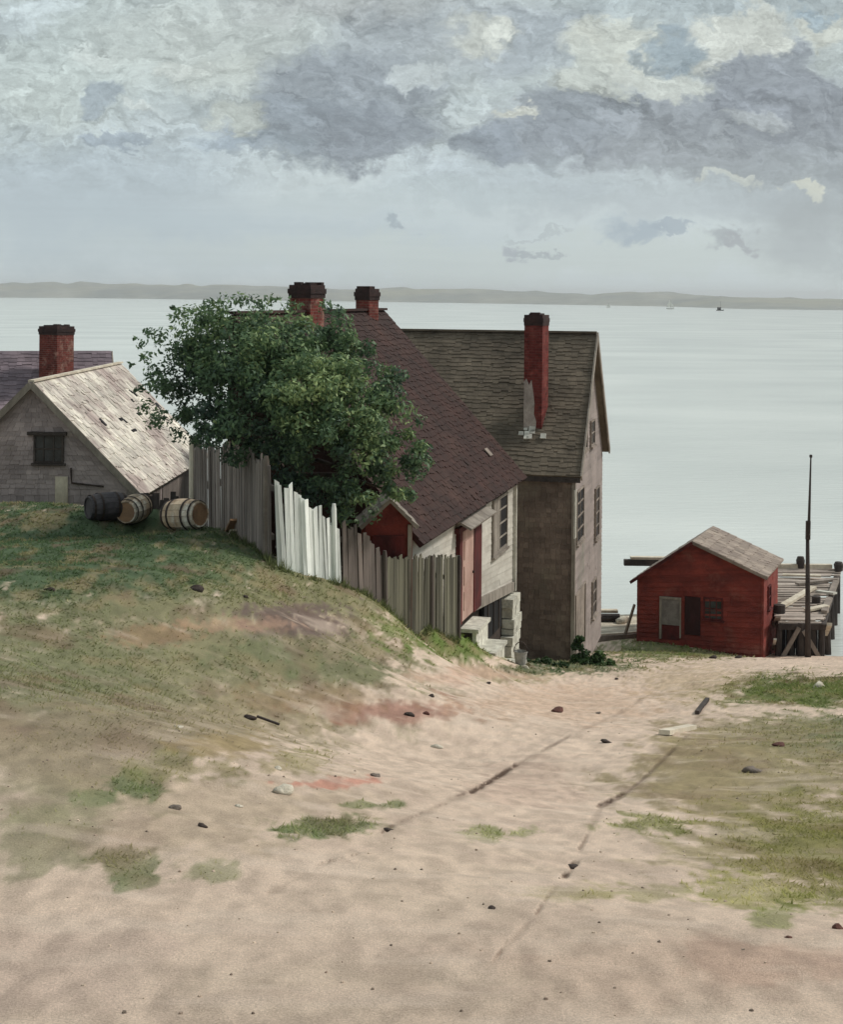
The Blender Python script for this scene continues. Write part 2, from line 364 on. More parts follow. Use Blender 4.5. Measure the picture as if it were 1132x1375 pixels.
# ground colour: soil and turf patches
SOIL = (203, 182, 164)
PATCH = [ (120, 760, 330, 70, (82, 100, 70), .6, .95), (340, 895, 250, 55, (104, 114, 82), .6, .8), (110, 930, 220, 75, (106, 114, 84), .65, .7), (-700, 830, 760, 170, (96, 106, 76), 1.0, .9), (-500, 1050, 420, 90, (128, 124, 98), .7, .6), (1900, 1020, 720, 170, (116, 118, 80), .9, .8), (120, 702, 320, 40, (78, 92, 68), 1.0, 1.0), (210, 930, 380, 90, (128, 122, 96), .7, .6), (90, 1010, 230, 90, (132, 126, 100), .65, .55), (330, 960, 150, 45, (136, 124, 98), .55, .5), (250, 1090, 260, 70, (160, 144, 122), .5, .25), # cx, cy, rx, ry, colour, strength, turf amount
    (150, 760, 420, 85, (86, 98, 70), 1.0, 1.0), (60, 740, 260, 90, (74, 90, 66), .9, 1.0), (430, 800, 190, 45, (116, 114, 82), .9, .9),
    (230, 860, 330, 85, (122, 118, 90), .9, .7), (60, 880, 170, 90, (110, 112, 84), .7, .7), (420, 880, 130, 50, (118, 108, 86), .6, .5), (120, 1000, 240, 70, (140, 126, 106), .7, .45),
    (60, 1100, 130, 80, (132, 126, 104), .5, .35),
    (400, 832, 70, 20, (96, 78, 78), .9, .05), (320, 838, 60, 8, (172, 140, 118), .55, 0), (200, 852, 55, 12, (146, 116, 92), .6, .1),
    (520, 950, 120, 20, (136, 94, 82), .75, .05), (430, 935, 110, 26, (128, 104, 80), .5, .3), (360, 880, 60, 20, (96, 108, 76), .6, .8), (450, 900, 70, 15, (104, 110, 80), .6, .6),
    (620, 862, 90, 28, (100, 114, 62), 1.0, 1.0), (560, 845, 60, 18, (98, 114, 60), .9, 1.0), (690, 903, 50, 11, (104, 118, 66), .8, .9), (520, 835, 40, 16, (120, 122, 80), .6, .8),
    (640, 905, 110, 12, (178, 150, 132), .8, 0),
    (1090, 925, 150, 24, (98, 106, 62), 1.0, 1.0), (1132, 985, 170, 40, (104, 110, 78), .9, .8), (1020, 985, 130, 30, (128, 120, 90), .7, .5), (1010, 1050, 190, 75, (132, 122, 90), .85, .45), (930, 1040, 100, 75, (142, 128, 98), .7, .3), (1060, 1130, 190, 60, (132, 124, 86), .7, .5),
    (1120, 1140, 150, 80, (122, 118, 72), .9, .7), (1010, 1195, 70, 22, (140, 138, 76), .8, .8), (1035, 1228, 34, 16, (112, 120, 66), .8, .9), (850, 1108, 46, 12, (118, 122, 70), .85, .9), (860, 1195, 70, 10, (138, 134, 92), .7, .6),
    (780, 1195, 55, 10, (146, 138, 96), .6, .5), (1132, 1195, 60, 26, (120, 120, 66), .8, .8),
    (650, 1122, 26, 9, (126, 134, 84), .9, .9), (690, 1124, 24, 8, (136, 140, 96), .8, .7), (420, 1113, 52, 14, (96, 114, 70), .95, 1.0), (522, 1085, 18, 5, (104, 116, 74), .9, .8), (482, 1084, 16, 4, (112, 120, 80), .8, .7),
    (180, 1052, 34, 14, (98, 112, 76), .85, .9), (130, 1066, 30, 10, (106, 116, 80), .8, .8), (250, 1030, 60, 18, (126, 122, 86), .7, .6), (390, 1020, 40, 14, (136, 128, 90), .7, .6), (300, 995, 50, 14, (150, 130, 90), .6, .2),
    (180, 1160, 36, 20, (108, 120, 82), .85, .9), (190, 1185, 26, 14, (106, 120, 84), .8, .9), (295, 1170, 28, 12, (118, 124, 88), .7, .7), (60, 1120, 60, 40, (128, 126, 98), .6, .5),
    (450, 1052, 56, 6, (176, 116, 100), .8, 0), (880, 872, 60, 14, (94, 106, 60), 1.0, 1.0), (955, 876, 50, 8, (96, 104, 60), .9, 1.0), (780, 893, 60, 10, (66, 88, 52), .9, 1.0), (720, 895, 40, 8, (60, 78, 50), .8, .9),
    (900, 1300, 280, 60, (178, 155, 138), .5, 0), (450, 1330, 300, 50, (182, 164, 146), .5, 0), (100, 1300, 160, 80, (170, 150, 138), .5, 0), (760, 945, 160, 26, (176, 148, 126), .5, 0), (1040, 1290, 160, 40, (164, 136, 120), .5, 0),
    (930, 915, 60, 20, (150, 132, 98), .5, .3), (700, 1060, 90, 40, (168, 144, 130), .4, 0), (600, 1180, 150, 60, (186, 168, 150), .5, 0),
]
def ground_colour(x, y, z):
    yy = np.maximum(y, 1.0)
    px, py = proj(x, yy, z)
    s = np.clip(8.0 / yy, .18, 1.5)
    wx = (fbm(x * .9, y * .5, 41, 4) - .5) * 170 * np.clip(s * 2, .4, 1) + (fbm(x * 5, y * 2.5, 47, 3) - .5) * 60 * np.clip(s, .25, 1)
    wy = (fbm(x * .9 + 50, y * .5, 43, 4) - .5) * 60 * np.clip(s * 2, .4, 1) + (fbm(x * 5, y * 2.5, 49, 3) - .5) * 26 * np.clip(s, .25, 1)
    qx, qy = px + wx * .6, py + wy * .6
    col = np.ones(px.shape + (3,)) * np.array(lin(SOIL)); g = np.zeros(px.shape)
    n = fbm(x * 6, y * 2.2, 53, 4); n2 = fbm(x * 1.3, y * .6, 59, 4); nf = fbm(x * 22, y * 9, 63, 3)
    for (a, b, rx, ry, cc, st, tf) in PATCH:
        big = rx > 75
        k_ = 1.0 if big else 1.3
        u, v = ((qx - a) / rx, (qy - b) / ry) if big else ((px + wx * .3 - a) / rx / k_, (py + wy * .3 - b) / ry / k_)
        r = np.sqrt(u * u + v * v) + (n - .5) * (1.1 if big else 1.3) + (nf - .5) * (.5 if big else 1.1)
        m = np.clip((1.15 - r) / (.6 if big else .55), 0, 1); m = m * m * (3 - 2 * m) * st * (1 if big else .85)
        col = col * (1 - m[..., None]) + np.minimum(np.array(lin(cc)) * (1.16 - .14 * tf), .7) * m[..., None]
        g = g * (1 - m) + tf * m
    # broken soil showing through turf and worn tone changes
    k = np.clip((n2 - .5) * 2.2, -.35, .35)
    col = col * (1 + k * .12)[..., None]
    f = np.clip((fbm(x * 14, y * 6, 61, 3) - .5) * 2.5, -.5, .5); col = col * (1 + f * .28)[..., None]
    # olive and brown flecks in the turf
    fl = np.clip((fbm(x * 3.5, y * 1.5, 71, 4) - .55) * 6, 0, 1) * g * .55
    col = col * (1 - fl[..., None]) + np.array(lin((150, 132, 104))) * fl[..., None]
    fl = np.clip((fbm(x * 2.4, y * 1.1, 77, 4) - .6) * 7, 0, 1) * .4 * (.3 + g)
    col = col * (1 - fl[..., None]) + np.array(lin((112, 86, 76))) * fl[..., None]
    # pale and mauve strokes of worn earth
    fl = np.clip((fbm(x * 2.0, y * 5.0, 83, 4) - .58) * 7, 0, 1) * (1 - g) * .45
    col = col * (1 - fl[..., None]) + np.array(lin((214, 195, 178))) * fl[..., None]
    fl = np.clip((fbm(x * 1.4 + 9, y * 4.0, 89, 4) - .6) * 7, 0, 1) * (1 - g) * .16
    col = col * (1 - fl[..., None]) + np.array(lin((172, 148, 137))) * fl[..., None]
    rm = rut_mask(x, yy, z) * .92
    col = col * (1 - rm[..., None]) + np.array(lin((72, 54, 44))) * rm[..., None]
    # shore: darker wet strip
    sh = np.clip((.35 - z) / .5, 0, 1) * .6
    col = col * (1 - sh[..., None]) + np.array(lin((110, 100, 90))) * sh[..., None]
    return np.clip(col, 0, 1), g

def make_ground():
    # fan-shaped grid: fine near the viewer, coarse far off
    ds = np.concatenate([np.linspace(-12, 1.8, 10), np.geomspace(2.2, 70, 540), [80, 100, 140, 220, 400]])
    us = np.concatenate([-np.geomspace(4.3, .405, 70), np.linspace(-.40, .40, 600), np.geomspace(.405, 4.3, 70)])
    D, U = np.meshgrid(ds, us, indexing='ij')
    X = U * np.maximum(D, 6.0) ; X = np.where(D < 6, U * (6.0 * .5 + np.maximum(D, 2.0) * .5), X)
    Y = D.copy()
    Z = HT(X, np.clip(Y, .2, 75))
    Z = np.where(Y > 75, -2.0, Z)
    C, G = ground_colour(X, Y, Z)
    r, k = D.shape; idx = np.arange(r * k).reshape(r, k)
    q = np.stack([idx[:-1, :-1], idx[:-1, 1:], idx[1:, 1:], idx[1:, :-1]], -1).reshape(-1, 4)
    me = bpy.data.meshes.new('ground'); V = np.stack([X, Y, Z], -1).reshape(-1, 3)
    me.from_pydata(V.tolist(), [], q.tolist())
    a = me.attributes.new('col', 'FLOAT_COLOR', 'POINT'); a.data.foreach_set('color', np.concatenate([C.reshape(-1, 3), np.ones((r * k, 1))], 1).astype(np.float32).ravel())
    a = me.attributes.new('turf', 'FLOAT', 'POINT'); a.data.foreach_set('value', G.ravel().astype(np.float32))
    me.polygons.foreach_set('use_smooth', [True] * len(me.polygons))
    m = bpy.data.materials.new('soil_and_turf'); m.use_nodes = True; nt = m.node_tree; N = nt.nodes; L = nt.links
    b = N['Principled BSDF']; b.inputs['Roughness'].default_value = .95; b.inputs['Specular IOR Level'].default_value = .15
    at = N.new('ShaderNodeAttribute'); at.attribute_name = 'col'
    tf = N.new('ShaderNodeAttribute'); tf.attribute_name = 'turf'
    tc = N.new('ShaderNodeTexCoord')
    mp = N.new('ShaderNodeMapping'); mp.inputs['Scale'].default_value = (1.6, 2.0, 1); L.new(tc.outputs['Object'], mp.inputs['Vector'])
    n1 = N.new('ShaderNodeTexNoise'); n1.inputs['Scale'].default_value = 9; n1.inputs['Detail'].default_value = 10; n1.inputs['Roughness'].default_value = .75; n1.inputs['Distortion'].default_value = .1
    L.new(mp.outputs[0], n1.inputs['Vector'])
    n2 = N.new('ShaderNodeTexNoise'); n2.inputs['Scale'].default_value = 120; n2.inputs['Detail'].default_value = 8; n2.inputs['Roughness'].default_value = .75
    L.new(tc.outputs['Object'], n2.inputs['Vector'])
    mr = N.new('ShaderNodeMapRange'); mr.inputs['From Min'].default_value = .3; mr.inputs['From Max'].default_value = .7; mr.inputs['To Min'].default_value = .94; mr.inputs['To Max'].default_value = 1.06; L.new(n1.outputs['Fac'], mr.inputs['Value'])
    m2 = N.new('ShaderNodeMapRange'); m2.inputs['From Min'].default_value = .3; m2.inputs['From Max'].default_value = .7; m2.inputs['To Min'].default_value = .66; m2.inputs['To Max'].default_value = 1.34; L.new(n2.outputs['Fac'], m2.inputs['Value'])
    mm = N.new('ShaderNodeMath'); mm.operation = 'MULTIPLY'; L.new(mr.outputs[0], mm.inputs[0]); L.new(m2.outputs[0], mm.inputs[1])
    vm = N.new('ShaderNodeVectorMath'); vm.operation = 'SCALE'; L.new(at.outputs['Color'], vm.inputs[0]); L.new(mm.outputs[0], vm.inputs['Scale'])
    L.new(vm.outputs[0], b.inputs['Base Color'])
    ad = N.new('ShaderNodeMath'); ad.operation = 'MULTIPLY_ADD'; ad.inputs[1].default_value = .6; L.new(n2.outputs['Fac'], ad.inputs[0]); L.new(n1.outputs['Fac'], ad.inputs[2])
    bp = N.new('ShaderNodeBump'); bp.inputs['Strength'].default_value = .6; bp.inputs['Distance'].default_value = .03
    L.new(ad.outputs[0], bp.inputs['Height']); L.new(bp.outputs[0], b.inputs['Normal'])
    me.materials.append(m)
    o = bpy.data.objects.new('ground', me); COL.objects.link(o)
    tag(o, 'bare sandy hillside track with worn turf falling to the shore', 'ground', kind='structure')
make_ground()

# short turf blades and gravel
def make_grass():
    n = 560000
    d = np.exp(RNG.uniform(math.log(3.3), math.log(52), n)); u = RNG.uniform(-.42, .42, n)
    x = u * d; z = HT(x, d); C, G = ground_colour(x, d, z)
    patch = fbm(x * 2.2, d * 2.2, 91, 3)
    dens = np.clip((G - .3) * 1.6, 0, 1) * np.clip((patch - .3) * 3, 0.15, 1)
    keep = (RNG.uniform(0, 1, n) < dens * .75)
    x, d, z, C, G = x[keep], d[keep], z[keep], C[keep], G[keep]; n = len(x)
    h = RNG.uniform(.5, 1.0, n) * (.012 + .0016 * d) * (.5 + .6 * G); w = h * RNG.uniform(.10, .2, n) + .0007 * d * .6
    a = RNG.uniform(0, 2 * math.pi, n); ln = RNG.uniform(1.0, 2.6, n) * h * RNG.choice([-1, 1], n); lx = -np.sin(a) * ln; ly = np.cos(a) * ln
    p = np.stack([x, d, z - .004], -1)
    s = np.stack([np.cos(a) * w, np.sin(a) * w, np.zeros(n)], -1)
    t = p + np.stack([lx, ly, h], -1)
    V = np.stack([p - s, p + s, t], 1).reshape(-1, 3)
    Fc = np.arange(3 * n).reshape(-1, 3)
    f = RNG.uniform(1.0, 1.5, (n, 1)) * np.array([[1.0, 1.06, .9]])
    Cc = np.repeat(np.clip(C * f, 0, 1), 3, axis=0)
    me = bpy.data.meshes.new('grass'); me.from_pydata(V.tolist(), [], Fc.tolist())
    at = me.attributes.new('col', 'FLOAT_COLOR', 'POINT'); at.data.foreach_set('color', np.concatenate([Cc, np.ones((3 * n, 1))], 1).astype(np.float32).ravel())
    m = bpy.data.materials.new('grass_blades'); m.use_nodes = True; N = m.node_tree.nodes; L = m.node_tree.links
    b = N['Principled BSDF']; b.inputs['Roughness'].default_value = .8; b.inputs['Specular IOR Level'].default_value = .15; b.inputs['Transmission Weight'].default_value = 0
    tl = N.new('ShaderNodeBsdfTranslucent'); ms = N.new('ShaderNodeMixShader'); ms.inputs[0].default_value = .45
    L.new(b.outputs[0], ms.inputs[1]); L.new(tl.outputs[0], ms.inputs[2]); L.new(ms.outputs[0], N['Material Output'].inputs['Surface'])
    q = N.new('ShaderNodeAttribute'); q.attribute_name = 'col'; L.new(q.outputs['Color'], b.inputs['Base Color']); L.new(q.outputs['Color'], tl.inputs['Color'])
    me.materials.append(m); o = bpy.data.objects.new('grass', me); COL.objects.link(o)
    tag(o, 'short worn grass growing in patches over the hillside', 'grass', kind='stuff')
make_grass()

def make_fence_weeds():  # tufts added to give the fence feet some contact shade
    V = []; C = []; rg = np.random.default_rng(77)
    runs = [[(258, 712, 32.2), (310, 724, 28.6), (363, 758, 24.9)], [(366, 759, 24.8), (414, 771, 25.1), (456, 782, 25.7)], [(460, 784, 25.8), (488, 801, 26.3), (517, 820, 26.9)], [(518, 820, 26.9), (560, 836, 28.1), (590, 845, 29.6), (616, 851, 31.1)]]
    for run in runs:
        P_ = [W(*p) for p in run]
        for a, b in zip(P_[:-1], P_[1:]):
            n = int((b - a).length * 260); t = rg.uniform(0, 1, n); x = a.x + (b.x - a.x) * t; y = a.y + (b.y - a.y) * t - np.abs(rg.normal(0, .13, n)); z = HT(x, y)
            cl = np.clip((fbm(x * 3, y * 3, 95, 3) - .3) * 3, .1, 1); h = rg.uniform(.05, .24, n) * cl; an = rg.uniform(0, 6.28, n); w = .012
            p = np.stack([x, y, z - .01], -1); sx = np.stack([np.cos(an) * w, np.sin(an) * w, 0 * an], -1); tp = p + np.stack([rg.normal(0, .3, n) * h, rg.normal(0, .3, n) * h, h], -1)
            V.append(np.stack([p - sx, p + sx, tp], 1).reshape(-1, 3)); c = np.array(lin((104, 112, 76))) * rg.uniform(.6, 1.4, (n, 1)) * np.array([[1, 1, .95]]); C.append(np.repeat(c, 3, 0))
    V = np.concatenate(V); C = np.clip(np.concatenate(C), 0, 1)
    me = bpy.data.meshes.new('added_tall_grass'); me.from_pydata(V.tolist(), [], np.arange(len(V)).reshape(-1, 3).tolist())
    at = me.attributes.new('col', 'FLOAT_COLOR', 'POINT'); at.data.foreach_set('color', np.concatenate([C, np.ones((len(C), 1))], 1).astype(np.float32).ravel())
    me.materials.append(bpy.data.materials['grass_blades']); o = bpy.data.objects.new('added_tall_grass', me); COL.objects.link(o)
    tag(o, 'taller grass added along the foot of the board fences for contact shade', 'grass', kind='stuff')
make_fence_weeds()

def rock_mb(c0, r, squash=(1, 1, .6), seed=0, sub=2):
    import bmesh
    bm = bmesh.new(); bmesh.ops.create_icosphere(bm, subdivisions=sub, radius=1)
    rr = random.Random(seed); k = [Vector((rr.uniform(-1, 1), rr.uniform(-1, 1), rr.uniform(-1, 1))) for _ in range(7)]
    mb = MB(); vs = []
    for v in bm.verts:
        p = v.co.copy(); s = 1 + sum(.13 * math.sin(3.1 * p.dot(q) + i) for i, q in enumerate(k))
        for q in k[:4]:
            qn = q.normalized(); dd = p.dot(qn)
            if dd > .6: p = p - qn * (dd - .6) * .8
        p = p * s
        vs.append((c0[0] + p.x * r * squash[0], c0[1] + p.y * r * squash[1], c0[2] + p.z * r * squash[2]))
    mb.add(vs, [tuple(x.index for x in f.verts) for f in bm.faces]); bm.free()
    return mb

def make_gravel():
    mb = MB()
    rr = random.Random(5)
    for i in range(420):
        d = math.exp(rr.uniform(math.log(3.6), math.log(40))); x = rr.uniform(-.28, .28) * d
        z = hz(x, d)
        _, g = ground_colour(np.array([x]), np.array([d]), np.array([z]))
        if g[0] > .6 and rr.random() < .8: continue
        r = rr.uniform(.003, .008) + .0004 * d * rr.random()
        n = 6; a0 = rr.uniform(0, 6); vs = [(x + math.cos(a0 + k * 1.047) * r * rr.uniform(.7, 1.2), d + math.sin(a0 + k * 1.047) * r * rr.uniform(.7, 1.2), z - .002) for k in range(n)]
        vs += [(x + math.cos(a0 + k * 1.047) * r * rr.uniform(.4, .7), d + math.sin(a0 + k * 1.047) * r * rr.uniform(.4, .7), z + r * rr.uniform(.4, .8)) for k in range(n)]
        mb.add(vs, [tuple(range(n, 2 * n))] + [(k, (k + 1) % n, n + (k + 1) % n, n + k) for k in range(n)], rr.random())
    o = mb.build('gravel', mat('mixed_gravel', (190, 172, 154), (142, 124, 110), 3, rnd=1.3, bump=.3))
    tag(o, 'loose gravel scattered over the bare track', 'gravel', kind='stuff')
make_gravel()

# ------------------------------------------------------------------ water
def make_water():
    me = bpy.data.meshes.new('water'); S = 12000
    me.from_pydata([(-S, 45, 0), (S, 45, 0), (S, S, 0), (-S, S, 0)], [], [(0, 1, 2, 3)])
    m = bpy.data.materials.new('pale_bay_water'); m.use_nodes = True; nt = m.node_tree; N = nt.nodes; L = nt.links
    b = N['Principled BSDF']; b.inputs['Roughness'].default_value = .22; b.inputs['IOR'].default_value = 1.33
    tc = N.new('ShaderNodeTexCoord'); mp = N.new('ShaderNodeMapping'); mp.inputs['Scale'].default_value = (.02, .035, 1); L.new(tc.outputs['Object'], mp.inputs['Vector'])
    n1 = N.new('ShaderNodeTexNoise'); n1.inputs['Scale'].default_value = 1; n1.inputs['Detail'].default_value = 4; n1.inputs['Roughness'].default_value = .5; L.new(mp.outputs[0], n1.inputs['Vector'])
    mx = N.new('ShaderNodeMix'); mx.data_type = 'RGBA'; mx.inputs['A'].default_value = (*lin((194, 199, 195)), 1); mx.inputs['B'].default_value = (*lin((215, 219, 214)), 1)
    r = N.new('ShaderNodeMapRange'); r.inputs['From Min'].default_value = .35; r.inputs['From Max'].default_value = .65; L.new(n1.outputs['Fac'], r.inputs['Value'])
    L.new(r.outputs[0], mx.inputs['Factor']); L.new(mx.outputs['Result'], b.inputs['Base Color'])
    m2 = N.new('ShaderNodeMapping'); m2.inputs['Scale'].default_value = (.5, 1.6, 1); L.new(tc.outputs['Object'], m2.inputs['Vector'])
    n2 = N.new('ShaderNodeTexNoise'); n2.inputs['Scale'].default_value = 1; n2.inputs['Detail'].default_value = 6; L.new(m2.outputs[0], n2.inputs['Vector'])
    bp = N.new('ShaderNodeBump'); bp.inputs['Strength'].default_value = .45; bp.inputs['Distance'].default_value = .16; L.new(n2.outputs['Fac'], bp.inputs['Height']); L.new(bp.outputs[0], b.inputs['Normal'])
    me.materials.append(m); o = bpy.data.objects.new('water', me); COL.objects.link(o)
    tag(o, 'pale calm bay reaching to the far shore', 'water', kind='structure')
make_water()

# ------------------------------------------------------------------ far shore
def make_far_shore():
    base = [(-900, 399), (-200, 399.5), (0, 400), (100, 400.5), (200, 401.6), (300, 403), (450, 405), (600, 407), (750, 409.5), (900, 412), (1000, 415.5), (1132, 417), (1500, 421), (2000, 426)]
    top = [(-900, 379), (-200, 379), (0, 380), (80, 379), (200, 382), (280, 383), (380, 386), (480, 389), (560, 387), (640, 389), (720, 391), (800, 395), (860, 391.5), (940, 395), (1000, 400), (1060, 399.5), (1132, 402), (1500, 406), (2000, 411)]
    xs = np.arange(-900, 2001, 6.0)
    b = np.interp(xs, [p[0] for p in base], [p[1] for p in base]); t = np.interp(xs, [p[0] for p in top], [p[1] for p in top])
    V = []; Fc = []; rows = 7; k = len(xs)
    for j in range(rows):
        f = j / (rows - 1)
        for i, px in enumerate(xs):
            Y0 = -(px - CX) * SR + (b[i] - CY) * CR; d = E * F / max(Y0, 2.2)
            d2 = d + 900 * f
            top_p = W(px, t[i], d + 900 * .75); zt = max(3.0, top_p.z)
            prof = math.sin(min(f / .75, 1) * math.pi / 2) if f <= .75 else 1 - (f - .75) * 4
            z = zt * prof + (float(vnoise(np.array([px / 18.0]), np.array([j * 3.1]), 5)[0]) - .5) * zt * .25 * (prof if j else 0)
            p = W(px, b[i], d2); V.append((p.x, d2, z - (.5 if j == 0 or j == rows - 1 else 0)))
    for j in range(rows - 1):
        for i in range(k - 1): Fc.append((j * k + i, j * k + i + 1, (j + 1) * k + i + 1, (j + 1) * k + i))
    me = bpy.data.meshes.new('far_shore'); me.from_pydata(V, [], Fc); me.polygons.foreach_set('use_smooth', [True] * len(Fc))
    me.materials.append(mat('far_sand_and_scrub', (152, 153, 147), (132, 136, 135), .006, (1, .6, 6), bump=0, rnd=0, c3=(150, 150, 140), c3amt=(.5, .62), fine=.03))
    a = me.attributes.new('rnd', 'FLOAT', 'FACE'); a.data.foreach_set('value', [.5] * len(Fc))
    o = bpy.data.objects.new('far_shore', me); COL.objects.link(o); tag(o, 'low grey-green land across the bay', 'hills', kind='structure')
make_far_shore()

def sail_boat(px, py, d, L_, label, sail=True, dark=False):
    p = W(px, py, d); p.z = 0
    t = thing('sailboat' if sail else 'fishing_boat', label, 'boat', p, 'boats far out on the bay')
    mb = MB(); prof = [(-.5, .55, .9), (-.3, .95, .75), (0, 1.0, .7), (.3, .75, .8), (.5, .05, 1.0)]
    vs = []; w = L_ * .16
    for (a, ww, hh) in prof:
        x = a * L_; vs += [p + Vector((x, -w * ww, hh * L_ * .13)), p + Vector((x, w * ww, hh * L_ * .13)), p + Vector((x * .9, w * ww * .5, -.2)), p + Vector((x * .9, -w * ww * .5, -.2))]
    fs = []
    for i in range(4):
        for q in range(4): fs.append((i * 4 + q, i * 4 + (q + 1) % 4, i * 4 + 4 + (q + 1) % 4, i * 4 + 4 + q))
    fs += [(3, 2, 1, 0), (16, 17, 18, 19)]; mb.add(vs, fs)
    mb.build('hull', M['hull_dark' if dark else 'hull_white'], t)
    mb = MB(); mb.tube([p + Vector((.05 * L_, 0, 0)), p + Vector((.05 * L_, 0, L_ * 1.15))], L_ * .012, 6); mb.build('mast', M['timber_dark'], t)
    if sail:
        mb = MB(); mb.prism([p + Vector((.04 * L_, 0, L_ * .2)), p + Vector((-.48 * L_, 0, L_ * .22)), p + Vector((-.1 * L_, 0, L_ * 1.0)), p + Vector((.04 * L_, 0, L_ * 1.1))], (0, .05, 0)); mb.build('mainsail', M['sail'], t)
        mb = MB(); mb.prism([p + Vector((.07 * L_, 0, L_ * .95)), p + Vector((.5 * L_, 0, L_ * .17)), p + Vector((.1 * L_, 0, L_ * .2))], (0, .05, 0)); mb.build('jib', M['sail'], t)
    else:
        mb = MB(); mb.abox(p.x - .35 * L_, p.x + .1 * L_, p.y - w * .5, p.y + w * .5, .09 * L_, .42 * L_); mb.build('cabin', M['hull_dark'], t)
sail_boat(900, 413, 1650, 9.0, 'white sailboat close under the highest rise of the far shore')
sail_boat(817, 413, 1800, 5.0, 'tiny white sailboat nearest the tall brick chimney of the brown house')
sail_boat(967, 415, 1500, 8.0, 'dark fishing boat with a black cabin off the far shore', sail=False, dark=True)

# ------------------------------------------------------------------ building helpers
Z3 = Vector((0, 0, 1))
def window(parent, ctr, right, n, w, h, cols=2, rows=2, fm='trim_white', pm='glass', fw=.07, sill=True, name='window'):
    right = Vector(right).normalized(); n = Vector(n).normalized(); up = n.cross(right).normalized()
    if up.z < 0: up = -up
    c0 = Vector(ctr) + n * .025
    mb = MB()
    for s in (-1, 1):
        mb.box(c0 + right * s * (w / 2 - fw / 2), right, up, n, fw / 2, h / 2, .045)
        mb.box(c0 + up * s * (h / 2 - fw / 2), right, up, n, w / 2 - fw, fw / 2, .042)
    for i in range(1, cols): mb.box(c0 + right * (-w / 2 + w * i / cols), right, up, n, .014, h / 2 - fw, .030)
    for j in range(1, rows): mb.box(c0 + up * (-h / 2 + h * j / rows), right, up, n, w / 2 - fw, .018, .033)
    o = mb.build(name, M[fm], parent)
    mb = MB(); mb.box(c0, right, up, n, w / 2 - fw * .8, h / 2 - fw * .8, .012); mb.build('pane', M[pm], o)
    if sill:
        mb = MB(); mb.box(c0 - up * (h / 2 + .03) + n * .03, right, up, n, w / 2 + .05, .028, .06); mb.build('sill', M[fm], o)
    return o

def chimney(parent, base, e1, e2, w1, w2, z0, z1, name='chimney', m='brick', cap=True, proud=.02):
    """brick stack with corbelled courses; base is the centre (xy)"""
    b = Vector((base[0], base[1], 0)); mb = MB(); H = z1 - z0
    mb.box(b + Z3 * (z0 + z1 - .3) / 2, e1, e2, Z3, w1 / 2, w2 / 2, (H - .3) / 2)
    o = mb.build(name, M[m], parent)
    mb = MB()
    for (a, hh, pr) in ((.30, .10, proud), (.20, .11, proud * 1.9), (.09, .09, proud * .6)):
        mb.box(b + Z3 * (z1 - a + hh / 2), e1, e2, Z3, w1 / 2 + pr, w2 / 2 + pr, hh / 2, random.random())
    mb.box(b + Z3 * (z1 + .012), e1, e2, Z3, w1 / 2 - .1, w2 / 2 - .1, .03, 0)
    for k in range(4):   # loose, broken top bricks
        mb.box(b + Z3 * (z1 + .03) + Vector(e1) * random.uniform(-.4, .4) * w1 + Vector(e2) * random.choice((-.38, .38)) * w2, e1, e2, Z3, .1, .05, .035, random.random())
    mb.build('chimney_cap', M['soot' if m == 'brick' else 'soot'], o)
    return o

def turned(e, deg):
    a = math.radians(deg); return Vector((e.x * math.cos(a) - e.y * math.sin(a), e.x * math.sin(a) + e.y * math.cos(a), 0))

def perp(e): return Vector((-e.y, e.x, 0))

